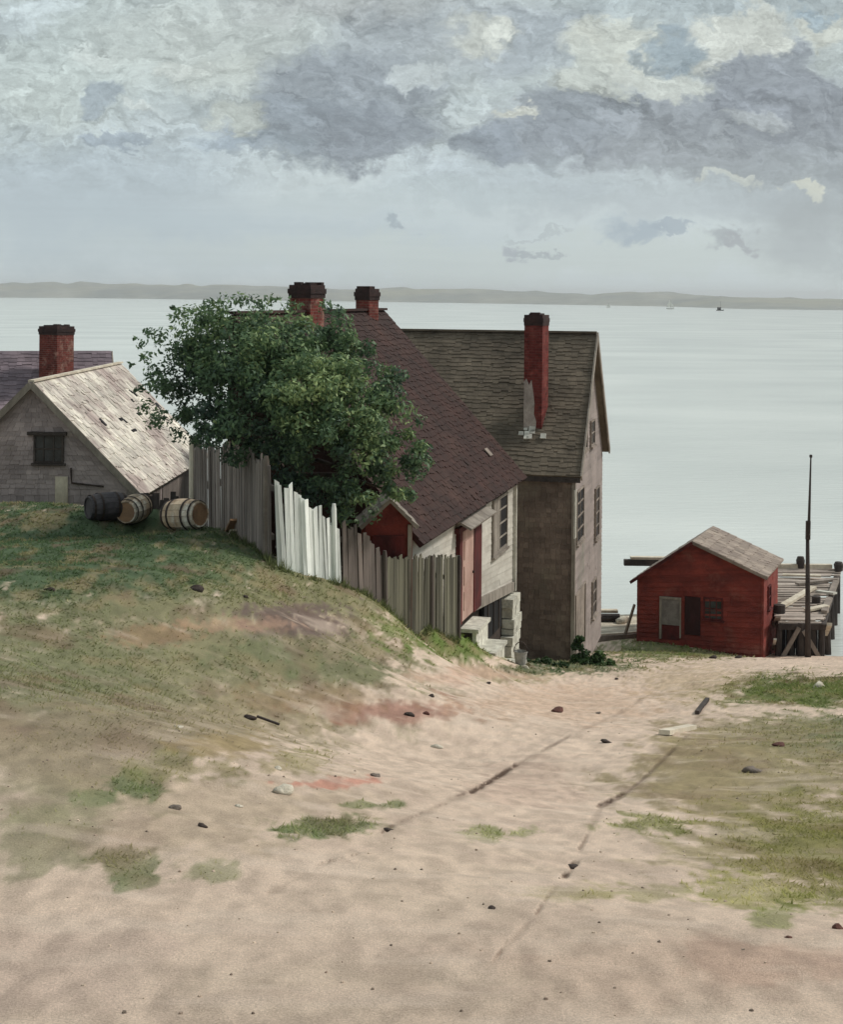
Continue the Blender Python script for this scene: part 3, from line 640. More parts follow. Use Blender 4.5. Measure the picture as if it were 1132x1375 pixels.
# ------------------------------------------------------------------ white house with the dark red roof
def white_house():
    eN, eF = W(555, 708, 29.3), W(690, 629, 39.5)
    ze = (eN.z + eF.z) / 2
    P0 = Vector((eN.x, eN.y, 0)); P1 = Vector((eF.x, eF.y, 0)); u = (P1 - P0).normalized(); nl = perp(u)   # nl points left
    n = -nl                                                                                           # wall normal (right)
    P0 = P0 - u * .25; L = (P1 - P0).length
    # ridge: far end seen at (515,420)
    best = None
    for k in range(200, 520):
        w = k / 100; q = P1 + nl * w + u * .25; pp = W(515, 420, q.y); dd = abs(pp.x - q.x)
        if best is None or dd < best[0]: best = (dd, w, pp.z)
    half, zr = best[1], best[2]
    zb = ze - 6.5
    t = thing('white_house', 'white clapboard house with a steep dark red roof and stone steps', 'house', (P1.x, P1.y, ze - 5))
    # sill line rises out of the ground
    sF = ray_plane(690, 790, P1, n).z; sN = ray_plane(640, 816, P1, n).z
    tN = (ray_plane(640, 816, P1, n) - P0).dot(u)
    s0 = sN + (sN - sF) * tN / (L - tN)
    hl = .12; zl = zr - (zr - ze) / half * hl      # the left slope is short, its wall high
    Q0, Q1 = P0 + nl * (half + hl), P1 + nl * (half + hl)
    mb = MB()
    v = [P0 + Z3 * zb, P1 + Z3 * zb, P1 + Z3 * ze, P0 + Z3 * ze, Q0 + Z3 * zb, Q1 + Z3 * zb, Q1 + Z3 * zl, Q0 + Z3 * zl, P0 + nl * half + Z3 * zr, P1 + nl * half + Z3 * zr]
    body = MB(); ins = .12
    # upper walls
    lo0, lo1 = P0 + Z3 * s0, P1 + Z3 * sF
    body.add([lo0, lo1, v[2], v[3], Q0 + Z3 * s0, Q1 + Z3 * sF, v[6], v[7], v[8], v[9]],
             [(0, 1, 2, 3), (5, 4, 7, 6), (4, 0, 3, 8, 7), (1, 5, 6, 9, 2), (4, 5, 1, 0)])
    cover(body, lo0, lo1, v[2], v[3], .13, 2.2, .016, .3, 0, ragged=.006)
    gb = MB(); og = -u * .006; N0 = P0 + nl * half
    for pa, pb, pc, pd in ((N0 + Z3 * s0, lo0, v[3], N0 + Z3 * zr), (Q0 + Z3 * s0, N0 + Z3 * s0, N0 + Z3 * zr, v[7])):
        cover(gb, pa + og, pb + og, pc + og, pd + og, .17, .24, .02, .3, 0, ragged=.05)
    gb.build('gable_wall', M['roof_red'], t)
    body.build('wall', M['wall_white'], t)
    # cellar walls, set in
    mb = MB(); a0, a1 = P0 + nl * ins, P1 + nl * ins - u * .05; b0, b1 = Q0 - nl * ins, Q1 - nl * ins - u * .05
    mb.hexa([a0 + Z3 * zb, a1 + Z3 * zb, b1 + Z3 * zb, b0 + Z3 * zb, a0 + Z3 * s0, a1 + Z3 * sF, b1 + Z3 * sF, b0 + Z3 * s0]); mb.build('cellar_wall', M['rock_dark'], t)
    # white stone pier below the far corner
    mb = MB(); rr = random.Random(3)
    tp = ray_plane(682, 830, P1, n); tl = (tp - P0).dot(u)
    z = sF - 1.75
    while z < sF - .08:
        hh = min(rr.uniform(.16, .30), sF - z - .01); wj = rr.uniform(-.1, .1); dj = rr.uniform(-.03, .06)
        for q in (0, 1):
            cc = P0 + u * (L - .42 + (q - .5) * .55 + wj) + n * (.02 + dj) + Z3 * (z + hh / 2)
            mb.box(cc, u, n, Z3, .25 + rr.uniform(-.03, .02), .16, hh / 2 - .012, rr.random())
        z += hh
    mb.build('stone_pier', M['stone_white'], t)
    # cellar opening
    c1, c2 = ray_plane(651, 826, P1 + n * .02, n), ray_plane(674, 826, P1 + n * .02, n)
    cc = (c1 + c2) / 2; wv = (c2 - c1).length
    mb = MB(); mb.box(Vector((cc.x, cc.y, cc.z)) - n * .06, u, n, Z3, wv / 2, .05, .48)
    op = mb.build('cellar_opening', M['dark'], t)
    mb = MB()
    for q in (-.32, .0, .3): mb = MB(); mb.box(cc + u * q * wv + n * .0, u, n, Z3, .018, .02, .46, random.random()); mb.build('bar', M['timber_dark'], op)
    # sill board, corner board, frieze
    mb = MB(); mb.bar(P0 + n * .02 + Z3 * (s0 + .1), P1 + n * .02 + Z3 * (sF + .1), .10, .24)
    mb.build('sill_board', M['trim_grey'], t)
    mb = MB(); mb.bar(P1 + n * .03 - u * .07 + Z3 * (sF - .02), P1 + n * .03 - u * .07 + Z3 * (ze - .05), .15, .09, up=u); mb.build('corner_board', M['trim_white'], t)
    # door
    def on(px, py, o=0.0): return ray_plane(px, py, P1 + n * o, n)
    dT, dB = on(626, 706), on(626, 826)
    tl0, tl1 = (on(611, 760) - P0).dot(u), (on(641, 760) - P0).dot(u)
    zt, zbm = dT.z, dB.z; zc = (zt + zbm) / 2; hh = (zt - zbm) / 2
    def wl(tv, z, o=0.0): return P0 + u * tv + n * o + Z3 * z
    w = tl1 - tl0
    mb = MB(); mb.box(wl(tl0 + w * .06, zc, .05), u, n, Z3, w * .06, .06, hh); mb.box(wl(tl0 + w * .83, zc, .05), u, n, Z3, w * .17, .055, hh); mb.box(wl(tl0 + w * .5, zt + .06, .06), u, n, Z3, w * .56, .06, .06)
    dr = mb.build('door', M['door_red'], t); dr['label'] = 'dark red door frame'
    mb = MB(); mb.box(wl(tl0 + w * .38, zc, .045), u, n, Z3, w * .25, .05, hh - .03)
    for q in (-.5, .0, .5): mb.box(wl(tl0 + w * .38, zc + q * hh * 1.1, .1), u, n, Z3, w * .18, .012, hh * .2)
    lf = mb.build('door_leaf', M['door_pink'], dr); lf['label'] = 'sun-bleached pink door leaf'
    mb = MB(); mb.tube([wl(tl0 + w * .56, zc - .05, .09), wl(tl0 + w * .56, zc - .05, .16)], .03, 8); mb.build('handle', M['iron'], lf)
    mb = MB(); mb.box(wl(tl0 + w * .9, zt + .32, .05), u, n, Z3, .12, .05, .3); mb.box(wl(tl0 + w * .35, zt + .3, .04), u, n, Z3, w * .38, .03, .16)
    mb.slab(wl(tl0 - .2, zt + .14, .42), wl(tl1 + .2, zt + .14, .42), wl(tl1 + .2, zt + .34, .03), wl(tl0 - .2, zt + .34, .03), .05)
    mb.build('door_hood', M['trim_grey'], t)
    # window with an open shutter
    wc = on(668, 704); wt = (wc - P0).dot(u); hgt = (on(670, 668).z - on(670, 742).z)
    w0, w1 = (on(659, 704) - P0).dot(u), (on(679, 704) - P0).dot(u)
    wo = window(t, wl((w0 + w1) / 2, wc.z), u, n, (w1 - w0) * .95, hgt, 2, 4, 'trim_grey', 'dark')
    mb = MB(); mb.box(wl(w0 + (w1 - w0) * .30, wc.z, .042), u, n, Z3, (w1 - w0) * .17, .006, hgt * .45); mb.build('curtain', M['trim_grey'], wo)
    # roof
    sl = Vector((half, 0, zr - ze)); k = .30 / half   # eave overhang
    def roofside(sgn, nm, shing):
        s_ = n if sgn > 0 else nl; base0, base1 = (P0, P1) if sgn > 0 else (Q0, Q1); zz = ze if sgn > 0 else zl
        o0 = base0 + s_ * .30 - u * .15 + Z3 * (zz - (zr - ze) * k + .06); o1 = base1 + s_ * .30 + u * .3 + Z3 * (zz - (zr - ze) * k + .06)
        r0 = P0 + nl * half - u * .15 + Z3 * (zr + .06); r1 = P1 + nl * half + u * .3 + Z3 * (zr + .06)
        if sgn > 0: return (o0, o1, r1, r0)
        return (o1, o0, r0, r1)
    mb = MB()
    for sg in (1, -1):
        A, B, C_, D = roofside(sg, '', 1); mb.slab(A, B, C_, D, .09)
        cover(mb, A, B, C_, D, .17, .2, .022, .3, .004, ragged=.09)
    rf = mb.build('roof', M['roof_red'], t)
    mb = MB(); A, B, C_, D = roofside(1, '', 1); mb.bar(D + Z3 * .035, C_ + Z3 * .035, .2, .06); mb.build('ridge_cap', M['roof_red'], rf)
    # one pale patched shingle near the eave corner
    sn = (B - A).cross(D - A).normalized(); pp = ray_plane(656, 607, A + sn * .05, sn); sd = (D - A).normalized()
    mb = MB(); mb.box(pp, (B - A).normalized(), sd, sn, .16, .12, .012); mb.build('patch', M['timber'], rf)
    # chimneys on the ridge
    for (px, w1_, w2_, pt) in ((493, .43, .43, 388), (412, .60, .52, 383)):
        best = None
        for q in range(0, 1200):
            pt3 = P1 + nl * half - u * (q / 100.0); pr, _ = proj(pt3.x, pt3.y, zr)
            if best is None or abs(pr - px) < best[0]: best = (abs(pr - px), pt3)
        b = best[1]; zt_ = W(px, pt, b.y).z
        ca = turned(Vector((1, 0, 0)), -33); chimney(rf, b, ca, perp(ca), w1_, w2_, zr - .6, zt_, m='brick')
    return dict(P0=P0, P1=P1, u=u, n=n, nl=nl, L=L, wl=wl, tl0=tl0, tl1=tl1, zdoor=zbm)
WH = white_house()

# steps from the door, with a rail stub, pail and stone
def steps():
    wl = WH['wl']; u, n = WH['u'], WH['n']; tl0, tl1, zd = WH['tl0'], WH['tl1'], WH['zdoor']
    c0 = wl(tl0 + .1, zd, 0); t = thing('stone_steps', 'three white stone steps leading down from the pink door', 'steps', (c0.x + .6, c0.y, zd - 1.4))
    mb = MB(); un = MB(); w = 1.25; ta = tl0 - .05
    lv = [(0.14, .56, zd - .03), (.40, .95, zd - .52), (.80, 1.4, zd - .93)]
    for i, (a, b, z) in enumerate(lv):
        q0, q1 = wl(ta + w / 2, z - .035, (a + b) / 2), None
        mb.box(q0, n, u, Z3, (b - a) / 2, w / 2 + .04, .04, random.random())
        mb.box(wl(ta + w / 2, z - .30, b - .10), n, u, Z3, .045, w / 2, .23, random.random())
        un.box(wl(ta + w / 2, z - .6, (a + b) / 2 - .08), n, u, Z3, (b - a) / 2 - .07, w / 2 - .05, .52, random.random())
    mb.build('tread', M['stone_white'], t); un.build('footing', M['rock_dark'], t)
steps()

def stone(px, py, wpx, label, m='rock_dark', sq=(1, .8, .55), name='stone', seed=None, cat='stone'):
    g = ground_hit(px, py); r = wpx / F * g.y / 2
    o = rock_mb((0, 0, r * sq[2] * .22), r, sq, seed if seed is not None else int(px * 7 + py), 2).build(name, M[m], None, smooth=True)
    o.location = g; tag(o, label, cat); return o

def pail():
    g = ground_hit(699, 893); t = thing('pail', 'grey tin pail standing at the foot of the stone steps', 'pail', (g.x, g.y, g.z))
    r = .15; mb = MB(); mb.tube([g + Z3 * -.02, g + Z3 * .3], [r * .75, r], 14, caps=False); mb.tube([g + Z3 * .29, g + Z3 * .315], [r * 1.06, r * 1.06], 14, caps=False); mb.tube([g + Z3 * .0, g + Z3 * .02], [r * .75, r * .76], 14)
    mb.build('body', M['tin'], t, smooth=False)
    mb = MB(); mb.tube([g + Vector((r * math.cos(a), .0, .3 + .22 * math.sin(a))) for a in np.linspace(0, math.pi, 9)], .012, 5); mb.build('handle', M['iron'], t)
pail()

# ------------------------------------------------------------------ brown house
def brown_house():
    FR = W(768, 891, 40.5); ez = W(768, 635, 40.5).z
    RR = W(806, 862, 47.4); ezr = W(806, 600, 47.4).z
    pk = W(795, 451, 44.0)
    g = (Vector((RR.x, RR.y, 0)) - Vector((FR.x, FR.y, 0))); Wd = g.length; g.normalize(); f = perp(g)      # f points left along the front
    O = Vector((FR.x, FR.y, 0)); ze = (ez + ezr) / 2; zr = pk.z; zb = FR.z - .8; L = 9.0
    t = thing('brown_house', 'tall brown shingled house with a pinkish gable facing the water', 'house', (O.x, O.y, FR.z))
    A0, A1, B0, B1 = O, O + g * Wd, O + f * L, O + f * L + g * Wd; mid = O + g * Wd / 2
    n = -f   # gable normal (right), front normal = -g
    mb = MB()
    mb.add([A0 + Z3 * zb, A1 + Z3 * zb, B1 + Z3 * zb, B0 + Z3 * zb, A0 + Z3 * ze, A1 + Z3 * ze, B1 + Z3 * ze, B0 + Z3 * ze, mid + Z3 * zr, mid + f * L + Z3 * zr],
           [(3, 2, 1, 0), (0, 1, 5, 8, 4), (3, 0, 4, 7), (2, 3, 7, 9, 6), (1, 2, 6, 5)])
    cover(mb, B0 + Z3 * zb, A0 + Z3 * zb, A0 + Z3 * ze, B0 + Z3 * ze, .14, .15, .018, .3, .004, ragged=.06)
    mb.build('wall', M['wall_brown'], t)
    mb = MB(); off = n * .006
    mb.add([A0 + off + Z3 * zb, A1 + off + Z3 * zb, A1 + off + Z3 * ze, mid + off + Z3 * zr, A0 + off + Z3 * ze], [(0, 1, 2, 3, 4)])
    cover(mb, A0 + off + Z3 * zb, A1 + off + Z3 * zb, A1 + off + Z3 * ze, A0 + off + Z3 * ze, .15, 2.0, .018, .3, 0, ragged=.01)
    cover(mb, A0 + off + Z3 * ze, A1 + off + Z3 * ze, mid + off + Z3 * zr, mid + off + Z3 * zr, .15, 2.0, .018, .3, 0, ragged=.01)
    mb.build('gable_wall', M['wall_pink'], t)
    mb = MB(); mb.box(A0 + n * .02 - g * .03 + Z3 * (zb + ze) / 2, n, g, Z3, .05, .06, (ze - zb) / 2 - .02); mb.build('corner_board', M['trim_grey'], t)
    # roof
    k = .16; sl = (zr - ze) / (Wd / 2)
    def side(fr):
        s_ = -g if fr else g; b0, b1 = (B0, A0) if fr else (A1, B1)
        e0 = b0 + s_ * k + Z3 * (ze - sl * k + .07); e1 = b1 + s_ * k + Z3 * (ze - sl * k + .07)
        r0 = mid + f * L + Z3 * (zr + .07); r1 = mid + Z3 * (zr + .07)
        if not fr: r0, r1 = r1, r0
        ex = n * .2
        if fr: return e0, e1 + ex, r1 + ex, r0
        return e0 + ex, e1, r1, r0 + ex
    mb = MB()
    for fr in (True, False):
        a, b, c_, d = side(fr); mb.slab(a, b, c_, d, .09); cover(mb, a, b, c_, d, .155, .22, .019, .35, .012, ragged=.1)
    rf = mb.build('roof', M['roof_brown'], t)
    a, b, c_, d = side(True); mb = MB(); mb.bar(d + Z3 * .03, c_ + Z3 * .03, .2, .06); mb.build('ridge_cap', M['roof_brown'], rf)
    sn = (b - a).cross(d - a).normalized()
    mb = MB(); mb.bar(b + n * .03 - Z3 * .04, c_ + n * .03 - Z3 * .04, .04, .2); a2, b2, c2, d2 = side(False); mb.bar(a2 + n * .03 - Z3 * .04, d2 + n * .03 - Z3 * .04, .04, .2)
    mb.build('rake_board', M['trim_grey'], rf)
    mb = MB(); mb.bar(a - Z3 * .1 + g * .04, b - Z3 * .1 + g * .04, .06, .14); mb.build('eave_board', M['timber_dark'], rf)
    # chimney standing in the front slope
    pb = ray_plane(717, 577, a, sn); wd = .53
    ca = turned(f, 180 - 8); cg = perp(ca); cb = pb + g * .34
    ztop = W(717, 423, cb.y).z
    ch = chimney(rf, cb, ca, cg, wd, .62, pb.z - .3, ztop, m='brick_tall', proud=.012)
    ch['label'] = 'tall red brick chimney with a pale mortar patch'
    mb = MB(); rr = random.Random(4); fz = pb.z - .05   # rough patch of mortar on its lower left face
    pts = [(.5, 0), (.5, 1.45), (.38, 1.55), (.22, 1.35), (.1, 1.5), (-.02, 1.1), (-.08, .8), (-.05, .5), (-.18, .3), (-.16, 0)]
    poly = [Vector((cb.x, cb.y, 0)) - ca * ((x - .02) * wd) - cg * .34 + Z3 * (fz + z * .95) for x, z in pts]
    mb.prism(poly, cg * .03); mb.build('mortar_patch', M['plaster'], ch)
    # broken flashing at the foot of the chimney
    for q in range(9):
        mb = MB(); p = pb - sn * -.05 + (b - a).normalized() * rr.uniform(-.4, .35) - (d - a).normalized() * rr.uniform(.0, .32)
        mb.box(p, (b - a).normalized(), (d - a).normalized(), sn, rr.uniform(.03, .09), rr.uniform(.03, .1), .02, rr.random()); mb.build('flashing', M['trim_white'], ch)
    # gable openings
    def on(px, py): return ray_plane(px, py, A0, n)
    def win(x0, x1, y0, y1, cols, rows, fm='trim_grey', nm='window', pm='glass'):
        p, q = on((x0 + x1) / 2, y0), on((x0 + x1) / 2, y1); l, r = on(x0, (y0 + y1) / 2), on(x1, (y0 + y1) / 2)
        w = abs((r - l).dot(g)); c0 = (l + r) / 2; c0.z = (p.z + q.z) / 2
        return window(t, c0 + n * .01, g, n, w, p.z - q.z, cols, rows, fm, pm, name=nm, sill=(nm == 'window'), fw=.05)
    w1 = win(772, 781, 656, 726, 2, 4, 'timber', pm='dark')
    mb = MB(); q = on(770, 690); mb.box(q + n * .05, g, n, Z3, .14, .02, .66); mb.build('shutter', M['trim_white'], w1)
    win(797, 802, 654, 722, 1, 4, 'timber', pm='timber_dark')
    win(781, 786, 568, 604, 2, 2, 'timber'); win(791, 796, 564, 598, 2, 2, 'timber')
    win(770, 783, 790, 874, 1, 1, 'timber', 'door', 'timber'); win(793, 798, 778, 826, 1, 3, 'timber', pm='timber_dark')
brown_house()

# ------------------------------------------------------------------ grey house on the knoll
def grey_house():
    pk = W(45, 516, 38); er = W(183, 657, 38); pb = W(160, 491, 47.2)
    e = Vector((pb.x - pk.x, pb.y - pk.y, 0)); L = e.length; e.normalize(); r = -perp(e)     # r right
    half = (Vector((er.x, er.y, 0)) - Vector((pk.x, pk.y, 0))).dot(r); zr, ze = pk.z, er.z; zb = ze - 2.2
    zr2 = pb.z
    O = Vector((pk.x, pk.y, 0))
    t = thing('grey_house', 'low grey shingled house with a bleached whitish roof on the knoll', 'house', (O.x, O.y, hz(O.x, O.y)))
    PR, PL = O + r * half, O - r * half; n = -e
    mb = MB()
    mb.add([PL + Z3 * zb, PR + Z3 * zb, PR + Z3 * ze, O + Z3 * zr, PL + Z3 * ze] + [PL + e * L + Z3 * zb, PR + e * L + Z3 * zb, PR + e * L + Z3 * ze, O + e * L + Z3 * zr2, PL + e * L + Z3 * ze],
           [(0, 1, 2, 3, 4), (9, 8, 7, 6, 5), (1, 6, 7, 2), (5, 0, 4, 9)])
    cover(mb, PL + Z3 * zb, PR + Z3 * zb, PR + Z3 * ze, PL + Z3 * ze, .17, .2, .018, .3, .004, ragged=.05)
    cover(mb, PL + Z3 * ze, PR + Z3 * ze, O + Z3 * zr, O + Z3 * zr, .17, .2, .018, .3, .004, ragged=.05)
    mb.build('wall', M['wall_grey'], t)
    mb = MB(); o_ = r * .008; cover(mb, PR + o_ + Z3 * zb, PR + o_ + e * L + Z3 * zb, PR + o_ + e * L + Z3 * ze, PR + o_ + Z3 * ze, 2.2, .18, .03, .3, .05)
    mb.build('shaded_side_boards', M['fence_dark'], t)  # darker boards put the shade under the eave into the colour
    k = .22; sl = (zr - ze) / half
    mb = MB()
    for s in (1, -1):
        eb = O + r * s * (half + k) + Z3 * (ze - sl * k + .06); rb = O + Z3 * (zr + .06)
        A, B = eb - e * .2, eb + e * (L + .2); C_, D = rb + e * (L + .2) + Z3 * (zr2 - zr), rb - e * .2
        if s < 0: A, B, C_, D = B, A, D, C_
        mb.slab(A, B, C_, D, .08)
        if s > 0: QA = (A, B, C_, D)
        cover(mb, A, B, C_, D, .34, .17, .024, .3, .05, ragged=.12)
    rf = mb.build('roof', M['roof_white'], t)
    A, B, C_, D = QA; mb = MB(); mb.bar(D + Z3 * .03, C_ + Z3 * .03, .16, .05); mb.build('ridge_board', M['timber_pale'], rf)
    mb = MB(); mb.bar(A - e * .03 - Z3 * .05, D - e * .03 - Z3 * .05, .04, .16); A2 = O - r * (half + k) + Z3 * (ze - sl * k + .06) - e * .2; mb.bar(A2 - e * .03 - Z3 * .05, D - e * .035 - Z3 * .05, .04, .16)
    mb.build('rake_board', M['trim_grey'], rf)
    # holes torn in the roof
    sn = (B - A).cross(D - A).normalized()
    for (px, py, sx, sy) in ((176, 526, .07, .05), (181, 530, .08, .06), (178, 538, .06, .04), (198, 527, .05, .05), (138, 567, .06, .09), (163, 563, .12, .035), (168, 566, .06, .05), (187, 556, .16, .04), (180, 578, .16, .03), (212, 545, .12, .08)):
        p = ray_plane(px, py, A + sn * .03, sn); mb = MB(); mb.box(p, (B - A).normalized(), (D - A).normalized(), sn, sx * 1.5, sy * 1.5, .012, random.random()); mb.build('shingle_hole', M['dark'], rf)
    def on(px, py): return ray_plane(px, py, O, n)
    a, b = on(46, 583), on(86, 622); c0 = (a + b) / 2
    window(t, c0, r, n, (b - a).dot(r), a.z - b.z, 3, 2, 'timber_dark', 'glass', fw=.05)
    mb = MB(); c1 = on(64, 582); mb.box(c1 + n * .06, r, Z3, n, .5, .04, .06); mb.build('lintel', M['timber_dark'], t)
    c1 = on(83, 666); mb = MB(); mb.box(c1 + n * .03, r, Z3, n, .16, .5, .02); bd = mb.build('pale_board', M['timber_pale'], t)
    mb = MB(); p0, p1, p2 = on(96, 628) + n * .06, on(97, 648) + n * .06, on(140, 653) + n * .06; mb.tube([p0, p1, p2], .025, 6); mb.build('drain_pipe', M['iron'], t)
grey_house()

def far_house():
    p0, p1 = W(-260, 480, 52), W(141, 469, 55); e = Vector((p1.x - p0.x, p1.y - p0.y, 0)); L = e.length; e.normalize(); g = perp(e)   # g away
    zr = (p0.z + p1.z) / 2; half, rise = 3.0, 2.6; ze = zr - rise; zb = ze - 3.5
    O = Vector((p1.x, p1.y, 0)); t = thing('cottage', 'purple grey roofed cottage with a wide brick chimney behind the grey house', 'house', (O.x, O.y, ze - 2.5))
    F0, F1, R0, R1 = O - e * L - g * half, O - g * half, O - e * L + g * half, O + g * half
    mb = MB(); mb.add([F0 + Z3 * zb, F1 + Z3 * zb, R1 + Z3 * zb, R0 + Z3 * zb, F0 + Z3 * ze, F1 + Z3 * ze, R1 + Z3 * ze, R0 + Z3 * ze, O - e * L + Z3 * zr, O + Z3 * zr],
                      [(0, 1, 5, 4), (2, 3, 7, 6), (3, 0, 4, 8, 7), (3, 2, 1, 0)])
    mb.build('wall', M['wall_grey'], t)
    mb = MB(); mb.add([F1 + Z3 * zb, R1 + Z3 * zb, R1 + Z3 * ze, O + Z3 * zr, F1 + Z3 * ze], [(0, 1, 2, 3, 4)])
    cover(mb, F1 + Z3 * zb, R1 + Z3 * zb, R1 + Z3 * ze, F1 + Z3 * ze, .16, 1.6, .018); cover(mb, F1 + Z3 * ze, R1 + Z3 * ze, O + Z3 * zr, O + Z3 * zr, .16, 1.6, .018)
    mb.build('gable_wall', M['gable_rust'], t)
    mb = MB()
    for s in (-1, 1):
        q0 = O - e * (L + .2) + g * s * (half + .25) + Z3 * (ze - .15); q1 = O + e * .22 + g * s * (half + .25) + Z3 * (ze - .15)
        r0, r1 = O - e * (L + .2) + Z3 * (zr + .07), O + e * .22 + Z3 * (zr + .07)
        A, B, C_, D = (q0, q1, r1, r0) if s < 0 else (q1, q0, r0, r1)
        mb.slab(A, B, C_, D, .08); cover(mb, A, B, C_, D, .2, .24, .022, .3, .008, ragged=.08)
    rf = mb.build('roof', M['roof_slate'], t)
    mb = MB(); mb.bar(O + e * .25 - g * (half + .25) + Z3 * (ze - .2), O + e * .25 + Z3 * (zr + .0), .04, .16); mb.bar(O + e * .25 + g * (half + .25) + Z3 * (ze - .2), O + e * .255 + Z3 * (zr + .0), .04, .16); mb.build('rake_board', M['timber'], rf)
    b = W(75, 470, 53.6); zt = W(75, 438, 53.6).z; bb = Vector((b.x, b.y, 0)) - g * .4
    ca = turned(Vector((1, 0, 0)), -33); chimney(rf, bb, ca, perp(ca), .9, .8, zr - 1.4, zt, m='brick')
far_house()

# ------------------------------------------------------------------ red outhouse
def outhouse():
    l, r_ = W(490, 706, 27.9), W(554, 704, 28.0); e = Vector((r_.x - l.x, r_.y - l.y, 0)); w = e.length; e.normalize(); g = perp(e); zt = W(526, 673, 28).z; ze = r_.z; zb = ze - 2.0
    O = Vector((l.x, l.y, 0)); dp = .95; t = thing('outhouse', 'small dark red outhouse behind the fence and under the tree', 'outhouse', (O.x + w / 2, O.y + .4, zb + .2))
    mb = MB(); a, b = O, O + e * w; m_ = O + e * w * .52
    poly = [a + Z3 * zb, b + Z3 * zb, b + Z3 * ze, m_ + Z3 * zt, a + Z3 * ze]; mb.prism(poly, g * dp)
    o_ = -g * .005; cover(mb, a + o_ + Z3 * zb, b + o_ + Z3 * zb, b + o_ + Z3 * ze, a + o_ + Z3 * ze, 2.0, .14, .018); cover(mb, a + o_ + Z3 * ze, b + o_ + Z3 * ze, m_ + o_ + Z3 * zt, m_ + o_ + Z3 * zt, .4, .14, .018)
    mb.build('wall', M['red_board'], t)
    mb = MB()
    for s, q in ((1, b), (-1, a)):
        o0 = q + e * s * .1 - g * .12 + Z3 * (ze - .04); o1 = q + e * s * .1 + g * (dp + .1) + Z3 * (ze - .04); r0, r1 = m_ - g * .12 + Z3 * (zt + .06), m_ + g * (dp + .1) + Z3 * (zt + .06)
        A, B, C_, D = (o0, o1, r1, r0) if s > 0 else (o1, o0, r0, r1); mb.slab(A, B, C_, D, .05); cover(mb, A, B, C_, D, .18, .2, .02)
    mb.build('roof', M['trim_grey'], t)
    mb = MB(); mb.box(a + e * (w * .94) - g * .03 + Z3 * (zb + ze) / 2, e, g, Z3, .04, .03, 1.0); mb.build('corner_board', M['trim_grey'], t)
    mb = MB(); mb.box(a + e * w * .5 - g * .035 + Z3 * (zb + .95), e, g, Z3, .3, .02, .85); d = mb.build('door', M['door_red'], t)
    mb = MB(); mb.tube([a + e * (w * .5 + .22) - g * .05 + Z3 * (zb + 1.0), a + e * (w * .5 + .22) - g * .11 + Z3 * (zb + 1.0)], .02, 6); mb.build('handle', M['iron'], d)
outhouse()

# ------------------------------------------------------------------ fence runs
def fence(base, top, m, label, posts, bw=.14, lean=0.0, jit=.06, seed=1, group=None, gap=.004, rail=True):
    rr = random.Random(seed)
    B = [W(*p) for p in base]; zT = [(p[0], p[1]) for p in top]
    segs = []
    for a, b in zip(B[:-1], B[1:]): segs.append((a, b, (Vector((b.x - a.x, b.y - a.y, 0))).length))
    tot = sum(s[2] for s in segs)
    def at(s):
        for a, b, l in segs:
            if s <= l + 1e-6: return a.lerp(b, min(1, s / l)), (b - a).normalized()
            s -= l
        return segs[-1][1], (segs[-1][1] - segs[-1][0]).normalized()
    p0, _ = at(0); t = thing('board_fence', label, 'fence', (p0.x, p0.y, hz(p0.x, p0.y)), group)
    def topz(p):
        px, _ = proj(p.x, p.y, p.z); return W(px, float(np.interp(px, [q[0] for q in zT], [q[1] for q in zT])), p.y).z
    mb = MB(); s = 0.0
    while s < tot - .03:
        w = bw * rr.uniform(.7, 1.25); p, d = at(s + w / 2); d = Vector((d.x, d.y, 0)).normalized(); g = perp(d)
        zt = topz(p) + rr.uniform(-jit, jit * .7); zb = hz(p.x, p.y) - .1
        ln = lean + rr.gauss(0, .018); off = g * rr.uniform(-.012, .012)
        w2 = w - gap; cx0 = Vector((p.x, p.y, 0)) + off; h = zt - zb
        q = [cx0 - d * w2 / 2 - g * .011, cx0 + d * w2 / 2 - g * .011, cx0 + d * w2 / 2 + g * .011, cx0 - d * w2 / 2 + g * .011]
        dz = [rr.uniform(-.03, .03) for _ in range(2)]
        mb.hexa([v + Z3 * zb for v in q] + [v + Z3 * (zt + dz[k]) + d * ln * h for v, k in zip(q, (0, 1, 1, 0))], min(1, max(0, rr.gauss(.5, .24))))
        s += w
    mb.build('boards', M[m], t)
    if rail:
        for fr in (.25, .75):
            k = 10; mb = MB()
            for i in range(k):
                a, d = at(tot * i / k); b, _ = at(tot * (i + 1) / k); g = perp(Vector((d.x, d.y, 0)).normalized())
                za, zb_ = hz(a.x, a.y), hz(b.x, b.y); ta, tb = topz(a), topz(b)
                mb.bar(Vector((a.x, a.y, za + (ta - za) * fr)) + g * .045, Vector((b.x, b.y, zb_ + (tb - zb_) * fr)) + g * .045, .05, .09)
            mb.build('rail', M['fence_dark'], t)
    for (fr, pm, ex, rad) in posts:
        p, d = at(tot * fr); g = perp(Vector((d.x, d.y, 0)).normalized()); zb = hz(p.x, p.y) - .2; zt = topz(p) + ex
        mb = MB(); c0 = Vector((p.x, p.y, 0)) - g * .03
        mb.tube([c0 + Z3 * zb, c0 + Z3 * (zt - .1) + d * lean, c0 + Z3 * zt + d * lean], [rad, rad * .92, rad * .6], 7, rr.random()); mb.build('post', M[pm], t)
    return t
fence([(258, 706, 32.4), (310, 722, 28.9), (363, 755, 25.1)], [(250, 598), (300, 598), (330, 606), (364, 624)], 'fence_grey', 'tall silver grey board fence left of the white boards', [(.02, 'timber_pale', .12, .07), (.975, 'timber', .12, .06)], lean=-.09, seed=2, bw=.1, jit=.13)
